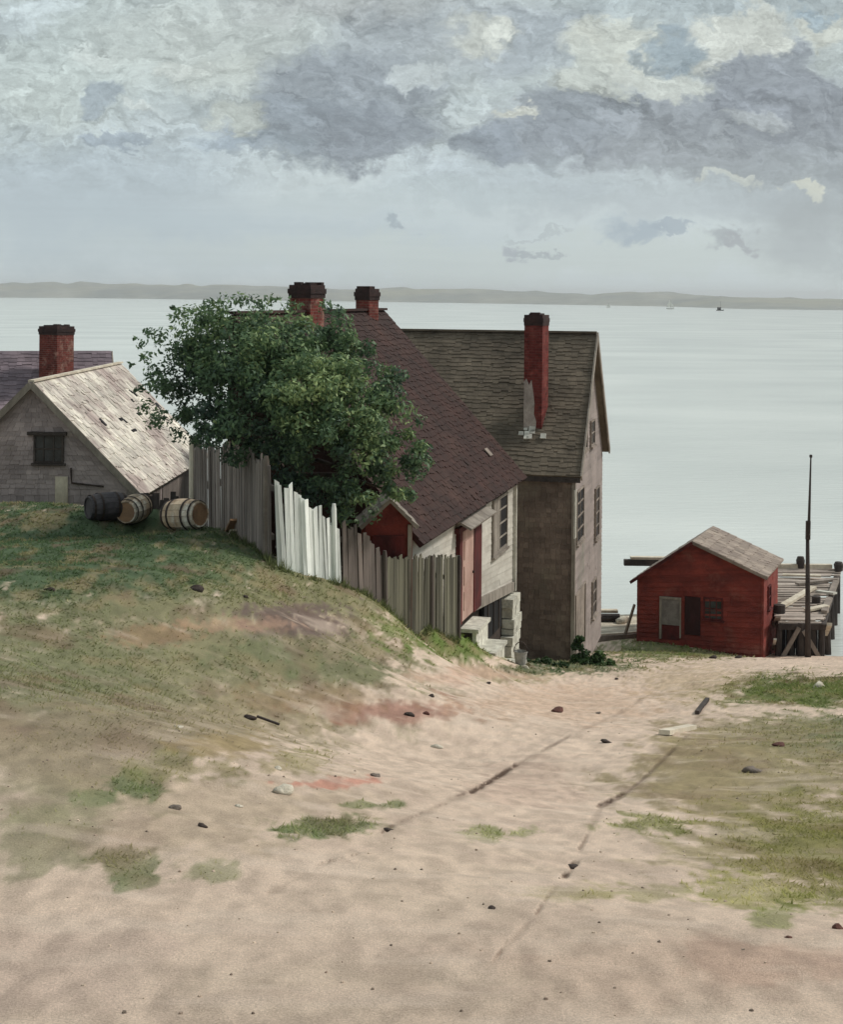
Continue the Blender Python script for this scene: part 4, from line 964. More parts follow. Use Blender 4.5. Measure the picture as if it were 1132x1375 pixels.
fence([(373, 759, 25.0), (414, 770, 25.3), (456, 781, 25.9)], [(368, 645), (376, 648), (385, 660), (392, 652), (412, 660), (424, 676), (440, 690), (456, 700)], 'fence_white', 'whitewashed board fence with ragged tops between darker grey runs', [(.9, 'fence_white', .24, .05)], lean=-.06, jit=.14, seed=5, bw=.085)
fence([(460, 784, 26.0), (488, 801, 26.5), (517, 820, 27.1)], [(458, 704), (480, 708), (500, 722), (518, 746)], 'fence_dark', 'short dark grey board fence just right of the white boards', [(.98, 'fence_dark', .04, .05)], lean=-.05, seed=8, bw=.1, jit=.09)
fence([(518, 820, 27.1), (560, 836, 28.3), (590, 845, 29.8), (615, 851, 31.3)], [(517, 748), (545, 746), (580, 746), (616, 747)], 'fence_green', 'mossy grey board fence running down to the white house door', [(.5, 'fence_dark', .0, .05), (.985, 'timber_dark', .02, .05)], lean=-.01, jit=.06, seed=9, bw=.105)

# ------------------------------------------------------------------ foliage
def leaves(mb_v, mb_f, mb_r, ctr, rad, n, size, tint, rng, flat=.85):
    d = rng.normal(0, 1, (n, 3)); d /= np.linalg.norm(d, axis=1)[:, None]
    rr = rng.uniform(0, 1, n) ** .45; p = ctr + d * rr[:, None] * rad * np.array([1, 1, flat])
    nrm = d * .7 + rng.normal(0, .6, (n, 3)) + np.array([0, 0, .35]); nrm /= np.linalg.norm(nrm, axis=1)[:, None]
    a = np.cross(nrm, rng.normal(0, 1, (n, 3))); a /= np.linalg.norm(a, axis=1)[:, None]; b = np.cross(nrm, a)
    s = size * rng.uniform(.55, 1.3, n)[:, None]; a = a * s; b = b * s * .5
    q = np.stack([p - a, p + b * .9 - a * .1, p + a, p - b * .9 - a * .1], 1)
    mb_v.append(q.reshape(-1, 3)); mb_r.append(np.clip(tint + rng.normal(0, .13, n), 0, 1))

def foliage_obj(name, parent, vlist, rlist, m, off):
    V = np.concatenate(vlist) - np.array(off); R = np.concatenate(rlist); n = len(R)
    me = bpy.data.meshes.new(name); me.from_pydata(V.tolist(), [], np.arange(4 * n).reshape(-1, 4).tolist())
    a = me.attributes.new('rnd', 'FLOAT', 'FACE'); a.data.foreach_set('value', R.astype(np.float32))
    me.materials.append(m); o = bpy.data.objects.new(name, me); COL.objects.link(o)
    if parent: o.parent = parent
    return o

def tree():
    d0 = 27.6; base = W(395, 740, d0 + .1); gz = hz(base.x, base.y); base.z = gz
    t = thing('tree', 'big dark green leafy tree in front of the dark red roof', 'tree', base)
    # crown lobes: px, py, depth, radius in px, tint
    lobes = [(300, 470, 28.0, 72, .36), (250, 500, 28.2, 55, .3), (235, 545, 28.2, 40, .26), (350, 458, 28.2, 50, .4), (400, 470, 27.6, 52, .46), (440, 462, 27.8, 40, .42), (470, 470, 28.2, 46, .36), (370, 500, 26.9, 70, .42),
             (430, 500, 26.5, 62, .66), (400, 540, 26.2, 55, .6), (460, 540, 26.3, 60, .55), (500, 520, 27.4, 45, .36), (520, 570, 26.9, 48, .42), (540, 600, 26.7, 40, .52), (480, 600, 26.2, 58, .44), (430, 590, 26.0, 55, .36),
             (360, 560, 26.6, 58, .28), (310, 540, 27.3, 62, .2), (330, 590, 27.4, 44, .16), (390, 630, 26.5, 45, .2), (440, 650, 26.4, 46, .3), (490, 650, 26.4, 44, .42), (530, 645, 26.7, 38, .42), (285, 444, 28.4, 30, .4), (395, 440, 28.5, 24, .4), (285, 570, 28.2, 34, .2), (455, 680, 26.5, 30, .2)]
    rng = np.random.default_rng(23); V = []; R = []
    clumps = []
    for (px, py, d, rp, tint) in lobes:
        c0 = np.array(W(px, py, d)); r = rp / F * d
        k = max(6, int(9 * (rp / 45) ** 2))
        for i in range(k):
            v = rng.normal(0, 1, 3); v /= np.linalg.norm(v); cc = c0 + v * r * rng.uniform(.35, .92) * np.array([1, .9, 1])
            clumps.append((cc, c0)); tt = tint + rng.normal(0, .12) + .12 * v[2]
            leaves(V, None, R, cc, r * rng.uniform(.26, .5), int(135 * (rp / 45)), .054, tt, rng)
    # loose sprigs breaking the outline
    for (px, py, n, rp) in ((232, 413, 22, 3), (246, 420, 60, 12), (262, 416, 40, 9), (200, 447, 40, 7), (190, 462, 30, 8), (215, 452, 70, 14), (222, 470, 80, 16), (196, 480, 40, 9), (205, 500, 60, 13), (188, 520, 36, 8), (210, 520, 60, 14), (196, 548, 60, 13), (216, 562, 90, 15), (204, 566, 60, 12),
                            (240, 583, 60, 14), (300, 405, 60, 13), (325, 402, 60, 11), (345, 408, 70, 14), (365, 403, 50, 10), (392, 412, 70, 14), (436, 412, 60, 10), (452, 420, 60, 12), (560, 565, 50, 12), (566, 600, 60, 13), (574, 618, 40, 9), (555, 640, 50, 11), (280, 408, 40, 9), (262, 588, 50, 11), (176, 490, 10, 4), (181, 455, 8, 3), (228, 425, 10, 4),
                            (520, 660, 60, 14), (545, 660, 40, 10), (500, 690, 50, 14), (470, 700, 50, 14), (410, 660, 60, 16), (370, 615, 70, 14), (350, 600, 60, 14)):
        leaves(V, None, R, np.array(W(px, py, d0 + rng.normal(0, .3))), rp / F * d0 * 1.2, n, .052, .4 + rng.normal(0, .1), rng)
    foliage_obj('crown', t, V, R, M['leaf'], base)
    mb = MB(); top = W(385, 560, 27.5)
    tr = [base - Z3 * .2, base + (top - base) * .4 + Vector((.08, 0, 0)), top]
    mb.tube(tr, [.2, .15, .11], 9)
    pick = random.Random(2)
    for i in range(16):
        cc, c0 = clumps[pick.randrange(len(clumps))]; s0 = tr[1].lerp(tr[2], pick.uniform(.3, 1)); e = Vector(cc)
        mid_ = s0.lerp(e, .5) + Vector((0, 0, .15)); mb.tube([s0, mid_, e], [.07, .045, .015], 6)
    mb.build('trunk', M['bark'], t, smooth=True)
tree()

def bush(name, label, cat, spots, size=.06, n=120, seed=1):
    g0 = ground_hit(spots[0][0], spots[0][1]); rng = np.random.default_rng(seed); V = []; R = []
    t = thing(name, label, cat, g0)
    for (px, py, rp, tint) in spots:
        c0 = W(px, py, g0.y - .05); r = rp / F * g0.y
        for k in range(3): leaves(V, None, R, np.array(c0) + rng.normal(0, r * .4, 3), r * .75, n, size, tint + rng.normal(0, .1), rng)
        b = Vector((c0.x + rng.normal(0, .05), c0.y, hz(c0.x, c0.y) - .05)); mb = MB(); mb.tube([b, c0], [.02, .008], 5); mb.build('stem', M['bark'], t)
    foliage_obj('foliage', t, V, R, M['weed'], g0)
bush('weed_clump', 'leafy green weeds at the corner foot of the pink gable', 'weeds', [(796, 893, 12, .5), (785, 886, 12, .4), (778, 868, 7, .3), (780, 857, 5, .25), (806, 888, 10, .5), (818, 892, 8, .55), (772, 892, 8, .35), (800, 880, 9, .35)], seed=3)
bush('weed_clump', 'low dark weeds along the foot of the brown shingle wall', 'weeds', [(735, 892, 8, .2), (722, 890, 6, .25), (748, 893, 8, .2), (758, 894, 7, .25), (710, 889, 5, .3)], seed=4, size=.05)

# ------------------------------------------------------------------ red boathouse
def boathouse():
    FRc = W(1023, 884, 50.0); FLc = W(855, 861, 51.6); ze = W(1025, 772, 50).z; zl = W(853, 776, 51.6).z
    BRc = W(1044, 760, 52.6)
    a, b = Vector((FLc.x, FLc.y, 0)), Vector((FRc.x, FRc.y, 0)); e = (b - a).normalized(); w = (b - a).length; g = perp(e)
    gd = 3.3; rb = b + g * gd; lb = a + g * gd
    pk = W(931, 728, 50.85); m_ = a + e * ((Vector((pk.x, pk.y, 0)) - a).dot(e)); zr = pk.z; zb = min(FRc.z, FLc.z) - .4
    t = thing('boathouse', 'small barn red boathouse with a grey gabled roof at the shore', 'shed', (m_.x, m_.y, FRc.z))
    n = -g
    mb = MB(); mb.prism([a + Z3 * zb, b + Z3 * zb, b + Z3 * ze, m_ + Z3 * zr, a + Z3 * zl], g * gd)
    o_ = n * .005
    cover(mb, a + o_ + Z3 * zb, b + o_ + Z3 * zb, b + o_ + Z3 * ze, a + o_ + Z3 * zl, .17, 1.5, .034, .3, ragged=.01)
    cover(mb, a + o_ + Z3 * zl, b + o_ + Z3 * ze, m_ + o_ + Z3 * zr, m_ + o_ + Z3 * zr, .17, 1.6, .018, .3, ragged=.01)
    o2 = e * .005; cover(mb, b + o2 + Z3 * zb, rb + o2 + Z3 * zb, rb + o2 + Z3 * ze, b + o2 + Z3 * ze, .17, 1.6, .018, .3, ragged=.01)
    mb.build('wall', M['red_board'], t)
    mb = MB()
    for s, q, z in ((1, b, ze), (-1, a, zl)):
        sl = (zr - z) / abs((q - m_).dot(e)); k = .2
        o0 = q + e * s * k - g * .18 + Z3 * (z - sl * k + .05); o1 = q + e * s * k + g * (gd + .2) + Z3 * (z - sl * k + .05); r0, r1 = m_ - g * .18 + Z3 * (zr + .06), m_ + g * (gd + .2) + Z3 * (zr + .06)
        A, B, C_, D = (o0, o1, r1, r0) if s > 0 else (o1, o0, r0, r1); mb.slab(A, B, C_, D, .06)
        cover(mb, A, B, C_, D, .3, .2, .018, .3, .01, ragged=.06)
        if s > 0: RK = (A, D)
        else: RK2 = (B, C_)
    rf = mb.build('roof', M['shed_roof'], t)
    mb = MB(); mb.bar(RK[0] - g * .02 - Z3 * .05, RK[1] - g * .02 - Z3 * .05, .04, .1); mb.build('rake_board', M['timber'], rf)
    mb = MB(); mb.bar(RK2[0] - g * .02 - Z3 * .05, RK2[1] - g * .024 - Z3 * .05, .04, .1); mb.build('rake_board', M['door_red'], rf)
    def on(px, py): return ray_plane(px, py, a, n)
    # pale framed door
    l, r_ = on(886, 830), on(915, 830); zt, zd = on(900, 801).z, on(900, 858).z; c0 = (l + r_) / 2; c0.z = (zt + zd) / 2; w_ = (r_ - l).dot(e); h_ = zt - zd
    mb = MB(); mb.box(c0 - e * (w_ / 2 - .04) + n * .05, e, n, Z3, .04, .035, h_ / 2); mb.box(c0 + Z3 * (h_ / 2 - .04) + n * .05, e, n, Z3, w_ / 2, .038, .04); mb.box(c0 + e * (w_ / 2 - .025) + n * .05, e, n, Z3, .025, .03, h_ / 2 - .08)
    d = mb.build('door', M['trim_grey'], t)
    mb = MB(); mb.box(c0 + Z3 * h_ * .14 + n * .038, e, n, Z3, w_ / 2 - .06, .025, h_ * .3); mb.build('pane', mat('dusty_pane', (128, 122, 118), (100, 94, 92), 3, rough=.4, bump=0), d)
    mb = MB(); mb.box(c0 - Z3 * h_ * .34 + n * .038, e, n, Z3, w_ / 2 - .05, .025, h_ * .16); mb.build('lower_panel', M['door_red'], d)
    # dark doorway and window
    l, r_ = on(920, 820), on(941, 820); zt, zd = on(930, 801).z, on(930, 852).z; c0 = (l + r_) / 2; c0.z = (zt + zd) / 2
    mb = MB(); mb.box(c0 + n * .035, e, n, Z3, (r_ - l).dot(e) / 2, .025, (zt - zd) / 2); dw = mb.build('doorway', mat('dark_maroon_boards', (58, 28, 28), (40, 21, 22), 3, (1, 1, .4), rnd=.4), t); dw['label'] = 'dark maroon recessed door'
    l, r_ = on(945, 817), on(971, 817); zt, zd = on(958, 802).z, on(958, 832).z; c0 = (l + r_) / 2; c0.z = (zt + zd) / 2
    window(t, c0, e, n, (r_ - l).dot(e), zt - zd, 3, 2, 'door_red', 'glass', fw=.05)
    # side opening
    def os(px, py): return ray_plane(px, py, b, e)
    p = b + g * 1.2; window(t, p + Z3 * (ze - .95) + e * .01, g, e, .55, .8, 2, 2, 'door_red', 'glass', fw=.05)
    mb = MB(); mb.box(b + e * .02 - g * .02 + Z3 * (zb + ze) / 2, e, g, Z3, .04, .045, (ze - zb) / 2 - .03); mb.build('corner_board', M['red_board'], t)
    return b, e, g
BH = boathouse()

# ------------------------------------------------------------------ wharf, flagpole and shore clutter
def wharf():
    dk = 1.82
    nl, nr, fr_, fl = W(1046, 836, 50.9), W(1106, 838, 50.9), W(1129, 764, 60.5), W(1006, 764, 60.5)
    for p in (nl, nr): p.z = 1.68
    for p in (fr_, fl): p.z = W(1090, 763, 60.5).z
    t = thing('wharf', 'ramshackle grey timber wharf on posts beside the boathouse', 'wharf', ((nl.x + nr.x) / 2, nl.y, .3))
    mb = MB(); rr = random.Random(6)
    P = lambda u, v: (nl * (1 - u) + nr * u) * (1 - v) + (fl * (1 - u) + fr_ * u) * v
    k = 62
    for i in range(k):
        v0, v1 = i / k, (i + .92) / k; u1 = 1 + rr.uniform(-.10, .03) if rr.random() < .75 else rr.uniform(.7, 1.0); u0 = 0 - rr.uniform(0, .03)
        if rr.random() < .07: continue
        dz = rr.uniform(-.03, .04); A, B, C_, D = P(u0, v0), P(u1, v0), P(u1, v1), P(u0, v1)
        for q in (A, B, C_, D): q.z += dz
        A.z += rr.uniform(-.01, .02); mb.slab(A, B, C_, D, .05, rr.random())
    mb.build('deck', M['timber_deck'], t)
    for i, (u_, v_) in enumerate(((.02, .01), (.5, .0), (.97, .01), (.97, .25), (.97, .5), (.97, .75), (.97, .98), (.5, .35), (.5, .7), (.02, .35), (.26, .02), (.74, .02))):
        p = P(u_, v_); mb = MB(); g = min(hz(p.x, p.y), .0) - .6
        mb.tube([Vector((p.x + rr.uniform(-.08, .08), p.y, g)), Vector((p.x, p.y, p.z - .05))], [.13, .11], 8); mb.build('pile', M['timber_dark'], t)
    mb = MB(); mb.bar(P(-.03, .004) - Z3 * .17, P(1.03, .004) - Z3 * .17, .2, .2); mb.bar(P(.97, -.01) - Z3 * .16, P(.97, 1.0) - Z3 * .16, .18, .2); mb.bar(P(.03, -.0) - Z3 * .16, P(.03, 1.0) - Z3 * .16, .18, .2)
    mb.build('beam', M['timber_dark'], t)
    for i in range(15):
        u0 = .02 + i * .064; q0, q1 = P(u0, .10), P(u0 + .06, .10); mb = MB() if i == 0 else mb
        mb.box(Vector(((q0.x + q1.x) / 2, q0.y + rr.uniform(-.03, .03), .55)), (1, 0, 0), (0, 1, 0), Z3, (q1 - q0).length / 2 - .004, .03, 1.0 + rr.uniform(-.1, .0), rr.random())
    mb.build('shade_backing', M['under_deck_shade'], t)  # added dark backing that stands for the shade below the deck
    for (ua, za, ub, zb_) in ((.03, .35, .45, 1.5), (.55, 1.4, .95, .4)):
        qa, qb = P(ua, -.012), P(ub, -.012); mb = MB(); mb.bar(Vector((qa.x, qa.y, za)), Vector((qb.x, qb.y, zb_)), .08, .14); mb.build('brace', M['timber'], t)
    mb = MB(); mb.bar(P(0.0, .985) + Z3 * .1, P(.9, .99) + Z3 * .1, .22, .18); mb.build('edge_timber', M['timber_pale'], t)
    mb = MB(); mb.bar(P(.99, .45) + Z3 * .07, P(1.0, .72) + Z3 * .07, .2, .14); mb.bar(P(.96, .12) + Z3 * .07, P(.98, .36) + Z3 * .07, .2, .14); mb.build('edge_timber', M['timber'], t)
    for (u_, v_, h_, r_) in ((.56, .985, .5, .18), (.985, .95, .36, .2)):
        p = P(u_, v_); mb = MB(); mb.tube([p, p + Z3 * h_ * .7, p + Z3 * h_], [r_ * .8, r_, r_ * .7], 9); mb.build('mooring_post', M['timber_dark'], t)
    # things on and under it
    def prop(name, label, cat, a, b, w, h, m):
        o = MB(); o.bar(a, b, w, h); ob = o.build(name, M[m], None, off=(a + b) / 2); tag(ob, label, cat); return ob
    a, b = P(.16, .2) + Z3 * .09, P(.72, .56) + Z3 * .09; prop('plank', 'pale dry plank lying across the wharf deck', 'plank', a, b, .24, .1, 'timber_pale')
    for (u0, v0, u1, v1, hh, mm, lb) in ((.62, .14, .98, .20, .10, 'timber_pale', 'short pale board lying near the front edge of the wharf deck'), (.5, .62, .99, .70, .10, 'timber', 'grey board lying across the far right half of the wharf deck'),
                                        (.34, .80, .80, .76, .10, 'timber_pale', 'pale board at the far end of the wharf deck before the edge timber'), (.78, .46, 1.06, .40, .14, 'trim_white', 'white board end sticking out over the right edge of the wharf')):
        prop('plank', lb, 'plank', P(u0, v0) + Z3 * hh, P(u1, v1) + Z3 * (hh + .04), .26, .07, mm)
    a = P(.30, .18); mb = MB(); mb.box(a + Vector((0, -.3, .15)), (1, 0, 0), (0, 1, 0), Z3, .22, .16, .12); 
    o = MB(); c0 = P(.78, .30); o.tube([c0 + Z3 * .02, c0 + Z3 * .26, c0 + Z3 * .3], [.15, .16, .05], 10); ob = o.build('bucket', M['timber_dark'], None, off=c0); tag(ob, 'small dark bucket on the wharf deck beside the flagpole', 'bucket')
    o = MB(); c0 = P(.1, .13); o.tube([c0 + Z3 * .02, c0 + Z3 * .3, c0 + Z3 * .34], [.19, .2, .06], 10); ob = o.build('tub', M['timber_dark'], None, off=c0); tag(ob, 'dark round tub at the near left corner of the wharf deck', 'tub')
    # leaning timbers
    gg = ground_hit(1026, 868); top = W(1045, 828, 50.4); prop('plank', 'pinkish plank leaning against the right corner of the boathouse', 'plank', gg + Vector((0, 0, 0)), top, .18, .06, 'timber')
    gg = ground_hit(1098, 872); top = W(1114, 838, 50.6); prop('plank', 'pale stub of timber leaning on the right front pile of the wharf', 'plank', gg, top, .17, .1, 'timber_pale')
    gg = ground_hit(1037, 876); top = W(1041, 858, 49.9); prop('stake', 'short white stake leaning in the clutter by the boathouse corner', 'stake', gg, top, .1, .05, 'trim_white')
wharf()
for i, (px, py, wpx, m, lb) in enumerate(((1103, 874, 20, 'rock_pale', 'pale flat rock at the foot of the wharf right of the flagpole'), (1062, 872, 14, 'rock_mid', 'grey rock in the shadow under the wharf'),
                               (1050, 876, 11, 'rock_dark', 'dark rock under the left edge of the wharf'), (1028, 879, 14, 'rock_dark', 'dark rock against the boathouse right corner'), (1070, 866, 10, 'rock_pale', 'small white rock deep under the wharf'),
                               (1120, 880, 12, 'rock_mid', 'grey rock at the water edge right of the wharf'))):
    stone(px, py, wpx, lb, m, (1, .8, .7))

def flagpole():
    b = W(1085, 880, 50.0); b.z = hz(b.x, b.y); d = b.y; t = thing('flagpole', 'tall thin two-piece flagpole standing in front of the wharf', 'flagpole', b)
    j = W(1084.5, 700, d); top = W(1087, 614, d); j2 = W(1084, 722, d)
    mb = MB(); mb.tube([b - Z3 * .3, b.lerp(j, .4), j], [.11, .085, .055], 9); mb.build('lower_mast', M['timber_dark'], t, smooth=True)
    mb = MB(); o = Vector((.02, -.10, 0)); mb.tube([j2 + o, j + o, top + o, top + o + Z3 * .02], [.055, .05, .025, .02], 8); mb.build('top_mast', M['timber_dark'], t, smooth=True)
    mb = MB(); mb.tube([j2 - Z3 * .05 + o * .5, j + Z3 * .02 + o * .5], [.085, .085], 9); mb.build('mast_band', M['iron'], t)
    mb = MB(); mb.tube([top + o + Z3 * .0, top + o + Z3 * .09, top + o + Z3 * .1], [.05, .05, .01], 8); mb.build('truck', M['timber_dark'], t)
flagpole()

def seawall():
    a, b = W(760, 862, 52.3), W(858, 852, 53.2); t = thing('seawall', 'low grey timber seawall between the brown house and the boathouse', 'seawall', ((a.x + b.x) / 2, a.y, .5))
    z0 = W(820, 855, 52.6).z; rr = random.Random(9)
    mb = MB()
    for i in range(3):
        mb.bar(Vector((a.x, a.y, z0 - .1 - .24 * i)), Vector((b.x, b.y, z0 - .1 - .24 * i)), .2 + .02 * i, .225, rr.random())
    mb.build('facing_timbers', M['timber'], t)
    mb = MB(); fa, fb = W(760, 838, 55.6), W(862, 836, 56.2); k = 14
    for i in range(k):
        f0, f1 = i / k, (i + .93) / k
        A = Vector((a.x, a.y, z0 + .06)).lerp(Vector((fa.x, fa.y, z0 + .06)), f0); D = Vector((a.x, a.y, z0 + .06)).lerp(Vector((fa.x, fa.y, z0 + .06)), f1)
        B = Vector((b.x, b.y, z0 + .06)).lerp(Vector((fb.x, fb.y, z0 + .06)), f0); C_ = Vector((b.x, b.y, z0 + .06)).lerp(Vector((fb.x, fb.y, z0 + .06)), f1)
        mb.slab(A, B, C_, D, .05, rr.random())
    mb.build('deck', M['timber_pale'], t)
    for p in (a, a.lerp(b, .5), b, fa, fb):
        mb = MB(); mb.tube([Vector((p.x, p.y + .12, -1.2)), Vector((p.x, p.y + .12, z0 - .02))], .11, 7); mb.build('pile', M['timber_dark'], t)
    c0, c1 = W(806, 831, 54.8), W(832, 831, 54.8); 
    o = MB(); zz = z0 + .06; o.tube([Vector((c0.x - 1.2, c0.y, zz + .15)), Vector((c1.x, c1.y, zz + .15))], .15, 9); ob = o.build('log', M['timber_dark'], None, off=(c1.x - 1, c1.y, zz)); tag(ob, 'dark log lying on the seawall deck', 'log')
    o = MB(); o.bar(Vector((c0.x - 1.2, c0.y + .2, zz + .35)), Vector((c1.x - .05, c1.y + .2, zz + .35)), .3, .1); ob = o.build('plank', M['timber_pale'], None, off=(c1.x - 1, c1.y + .2, zz + .3)); tag(ob, 'pale plank resting on the dark log on the seawall', 'plank')
    o = rock_mb((0, 0, .12), .24, (1, .8, .8), 77).build('stone', M['rock_pale'], None, smooth=True); p = W(837, 832, 54.6); o.location = (p.x, p.y, zz); tag(o, 'cream rock on the seawall beside the end of the log', 'stone')
    p0 = W(840, 846, 52.9); p0.z = z0 + .06; p1 = W(852, 812, 52.4); o = MB(); o.tube([p0, p1], [.06, .05], 7); ob = o.build('pole', M['timber'], None, off=p0); tag(ob, 'grey pole leaning against the left wall of the boathouse', 'pole')
seawall()

def trestle():
    d = 56.5; a, b = W(838, 755, d), W(930, 756, d); t = thing('timber_trestle', 'timber beam jutting out left from behind the boathouse', 'trestle', ((a.x + b.x) / 2, a.y, -.5))
    mb = MB(); mb.bar(a, b, .26, .22); mb.build('beam', M['timber_dark'], t)
    mb = MB(); mb.bar(a + Vector((.25, .05, .17)), b + Vector((0, .05, .17)), .3, .09); mb.build('top_plank', M['timber_pale'], t)
    for px in (888, 925): p = W(px, 756, d); mb = MB(); mb.tube([Vector((p.x, p.y, -1.2)), Vector((p.x, p.y, a.z - .1))], .11, 8); mb.build('post', M['timber_dark'], t)
trestle()

# ------------------------------------------------------------------ barrels and planks on the knoll
def barrel(px, py, wpx, ang, tilt, label, sm, hm='iron'):
    g = ground_hit(px, py); g = g if g.y < 37 else Vector((W(px, py, 34.5).x, 34.5, hz(W(px, py, 34.5).x, 34.5)))
    R = .30; L = .82; t = thing('barrel', label, 'barrel', g)
    ax = Vector((math.cos(ang), math.sin(ang), tilt)).normalized(); s = ax.cross(Z3).normalized(); up = s.cross(ax)
    c0 = g + Z3 * (R * .92)
    prof = [(-.5, .78), (-.35, .92), (-.15, .99), (.0, 1.0), (.15, .99), (.35, .92), (.5, .78)]
    mb = MB(); ns = 16
    for k in range(ns):
        a0, a1 = 2 * math.pi * k / ns + .012, 2 * math.pi * (k + 1) / ns - .012; vs = []; fs = []
        for (q, rr) in prof:
            for a in (a0, a1):
                dirv = s * math.cos(a) + up * math.sin(a); vs.append(c0 + ax * q * L + dirv * R * rr)
            for a in (a1, a0):
                dirv = s * math.cos(a) + up * math.sin(a); vs.append(c0 + ax * q * L + dirv * (R * rr - .025))
        for i in range(len(prof) - 1):
            for j in range(4): fs.append((i * 4 + j, i * 4 + (j + 1) % 4, i * 4 + 4 + (j + 1) % 4, i * 4 + 4 + j))
        fs += [(3, 2, 1, 0), tuple(len(vs) - 4 + j for j in range(4))]; mb.add(vs, fs, random.random())
    mb.build('staves', M[sm], t)
    for q, rr in ((-.42, .875), (-.22, .98), (.22, .98), (.42, .875)):
        mb = MB(); mb.tube([c0 + ax * (q * L - .025), c0 + ax * (q * L + .025)], [R * rr + .006] * 2, 20, caps=False); mb.build('hoop', M[hm], t)
    for sg in (-1, 1): mb = MB(); mb.tube([c0 + ax * (sg * .46 * L - .01), c0 + ax * (sg * .46 * L + .01)], [R * .79] * 2, 16); mb.build('head', M['stave_dark' if sm == 'stave_dark' else 'plank_tan'], t)
    return t
barrel(143, 700, 40, math.radians(35), 0, 'dark barrel lying on its side at the left end of the junk heap', 'stave_dark')
barrel(180, 702, 40, math.radians(75), .05, 'pale barrel lying between the dark barrel and the low boards', 'stave_pale')
barrel(247, 711, 40, math.radians(-35), .1, 'pale striped barrel lying in front of the grey fence', 'stave_pale')
def knoll_bits():
    g = W(268, 712, 30.7); z = hz(g.x, g.y); q = W(314, 700, 28.6)
    for i, (da, db, m, lb) in enumerate(((0, 0, 'plank_tan', 'orange tan plank propped low against the grey fence, upper of two'), (.18, -.12, 'timber_pale', 'pale plank lying under the orange tan plank by the fence'))):
        o = MB(); a = Vector((g.x + da, g.y - .2 * i, z + .14 - .08 * i)); b = Vector((q.x + .1, q.y - .35, hz(q.x, q.y - .35) + .32 - .2 * i)); o.bar(a, b, .26, .04); ob = o.build('plank', M[m], None, off=a); tag(ob, lb, 'plank')
    # low dark boards leaning between the barrels
    o = MB(); rr = random.Random(1); a, b = W(196, 700, 33.9), W(236, 704, 33.4)
    for k in range(9):
        p = a.lerp(b, k / 8); zz = hz(p.x, p.y); o.bar(Vector((p.x, p.y, zz - .05)), Vector((p.x + rr.uniform(-.04, .04), p.y + .12, zz + rr.uniform(.45, .65))), .12, .025, rr.random(), up=(0, 1, 0))
    p = a.lerp(b, .5); ob = o.build('board_screen', M['timber_dark'], None, off=(p.x, p.y, hz(p.x, p.y))); tag(ob, 'low screen of dark upright boards between the pale barrels', 'boards')
knoll_bits()

# ------------------------------------------------------------------ single stones and scraps lying on the slope
ST = [(262, 793, 22, 'rock_dark', 'black stone high on the green slope below the fence'), (330, 803, 9, 'rock_dark', 'small black stone right of the largest black stone on the slope'), (66, 794, 14, 'rock_dark', 'dark stone in the grass near the left edge'),
      (336, 966, 18, 'rock_dark', 'dark stone beside the twig on the left slope'), (240, 977, 10, 'rock_pale', 'small white stone left of the stone with the twig'), (377, 1065, 30, 'rock_pale', 'largest white stone on the left of the track'),
      (373, 1033, 11, 'rock_pale', 'small white stone just above the largest white stone'), (322, 1084, 13, 'rock_pale', 'small white stone left below the largest white stone'), (233, 1086, 18, 'rock_mid', 'flat grey stone at the left among grass patches'),
      (271, 1110, 12, 'rock_dark', 'small dark stone left of the long green grass patch'), (505, 1043, 14, 'rock_mid', 'grey stone at the end of the red earth streak'), (588, 1004, 16, 'rock_pale', 'pale stone on the track left of the deep rut'),
      (549, 960, 14, 'rock_dark', 'dark stone on the red earth, left of a pair'), (572, 960, 11, 'rock_red', 'small reddish stone on the red earth, right of a pair'), (580, 936, 10, 'rock_dark', 'small dark stone above the red earth patch'),
      (748, 956, 20, 'rock_red', 'dark reddish rock in the middle of the track'), (813, 998, 13, 'rock_dark', 'dark stone between the two wheel ruts'), (803, 958, 9, 'rock_mid', 'small grey stone right of the reddish rock'),
      (1045, 1002, 20, 'rock_red', 'dark red rock in the grass at the right'), (1010, 1037, 24, 'rock_mid', 'flat mauve grey stone on the right slope'), (660, 1221, 11, 'rock_dark', 'small dark stone on the near bare track'),
      (766, 1166, 16, 'rock_dark', 'dark stone lying in the right hand rut'), (1126, 1247, 18, 'rock_red', 'rust brown stone at the lower right edge'), (1058, 1259, 9, 'rock_red', 'tiny rust brown stone left of the one at the right edge'),
      (520, 1116, 16, 'rock_dark', 'dark stone lying in the lower left rut'), (706, 898, 10, 'rock_pale', 'white stone beside the pail at the steps'), (828, 913, 7, 'rock_dark', 'tiny dark stone on the track below the boathouse'), (655, 918, 7, 'rock_dark', 'tiny dark stone on the track below the green bank'),
      (958, 884, 10, 'rock_dark', 'dark stone in front of the boathouse grass strip, left of two'), (992, 884, 9, 'rock_dark', 'dark stone in front of the boathouse grass strip, right of two'), (1100, 924, 22, 'rock_pale', 'pale flat stone on the green bank at the right')]
for (px, py, w, m, lb) in ST: stone(px, py, w, lb, m)
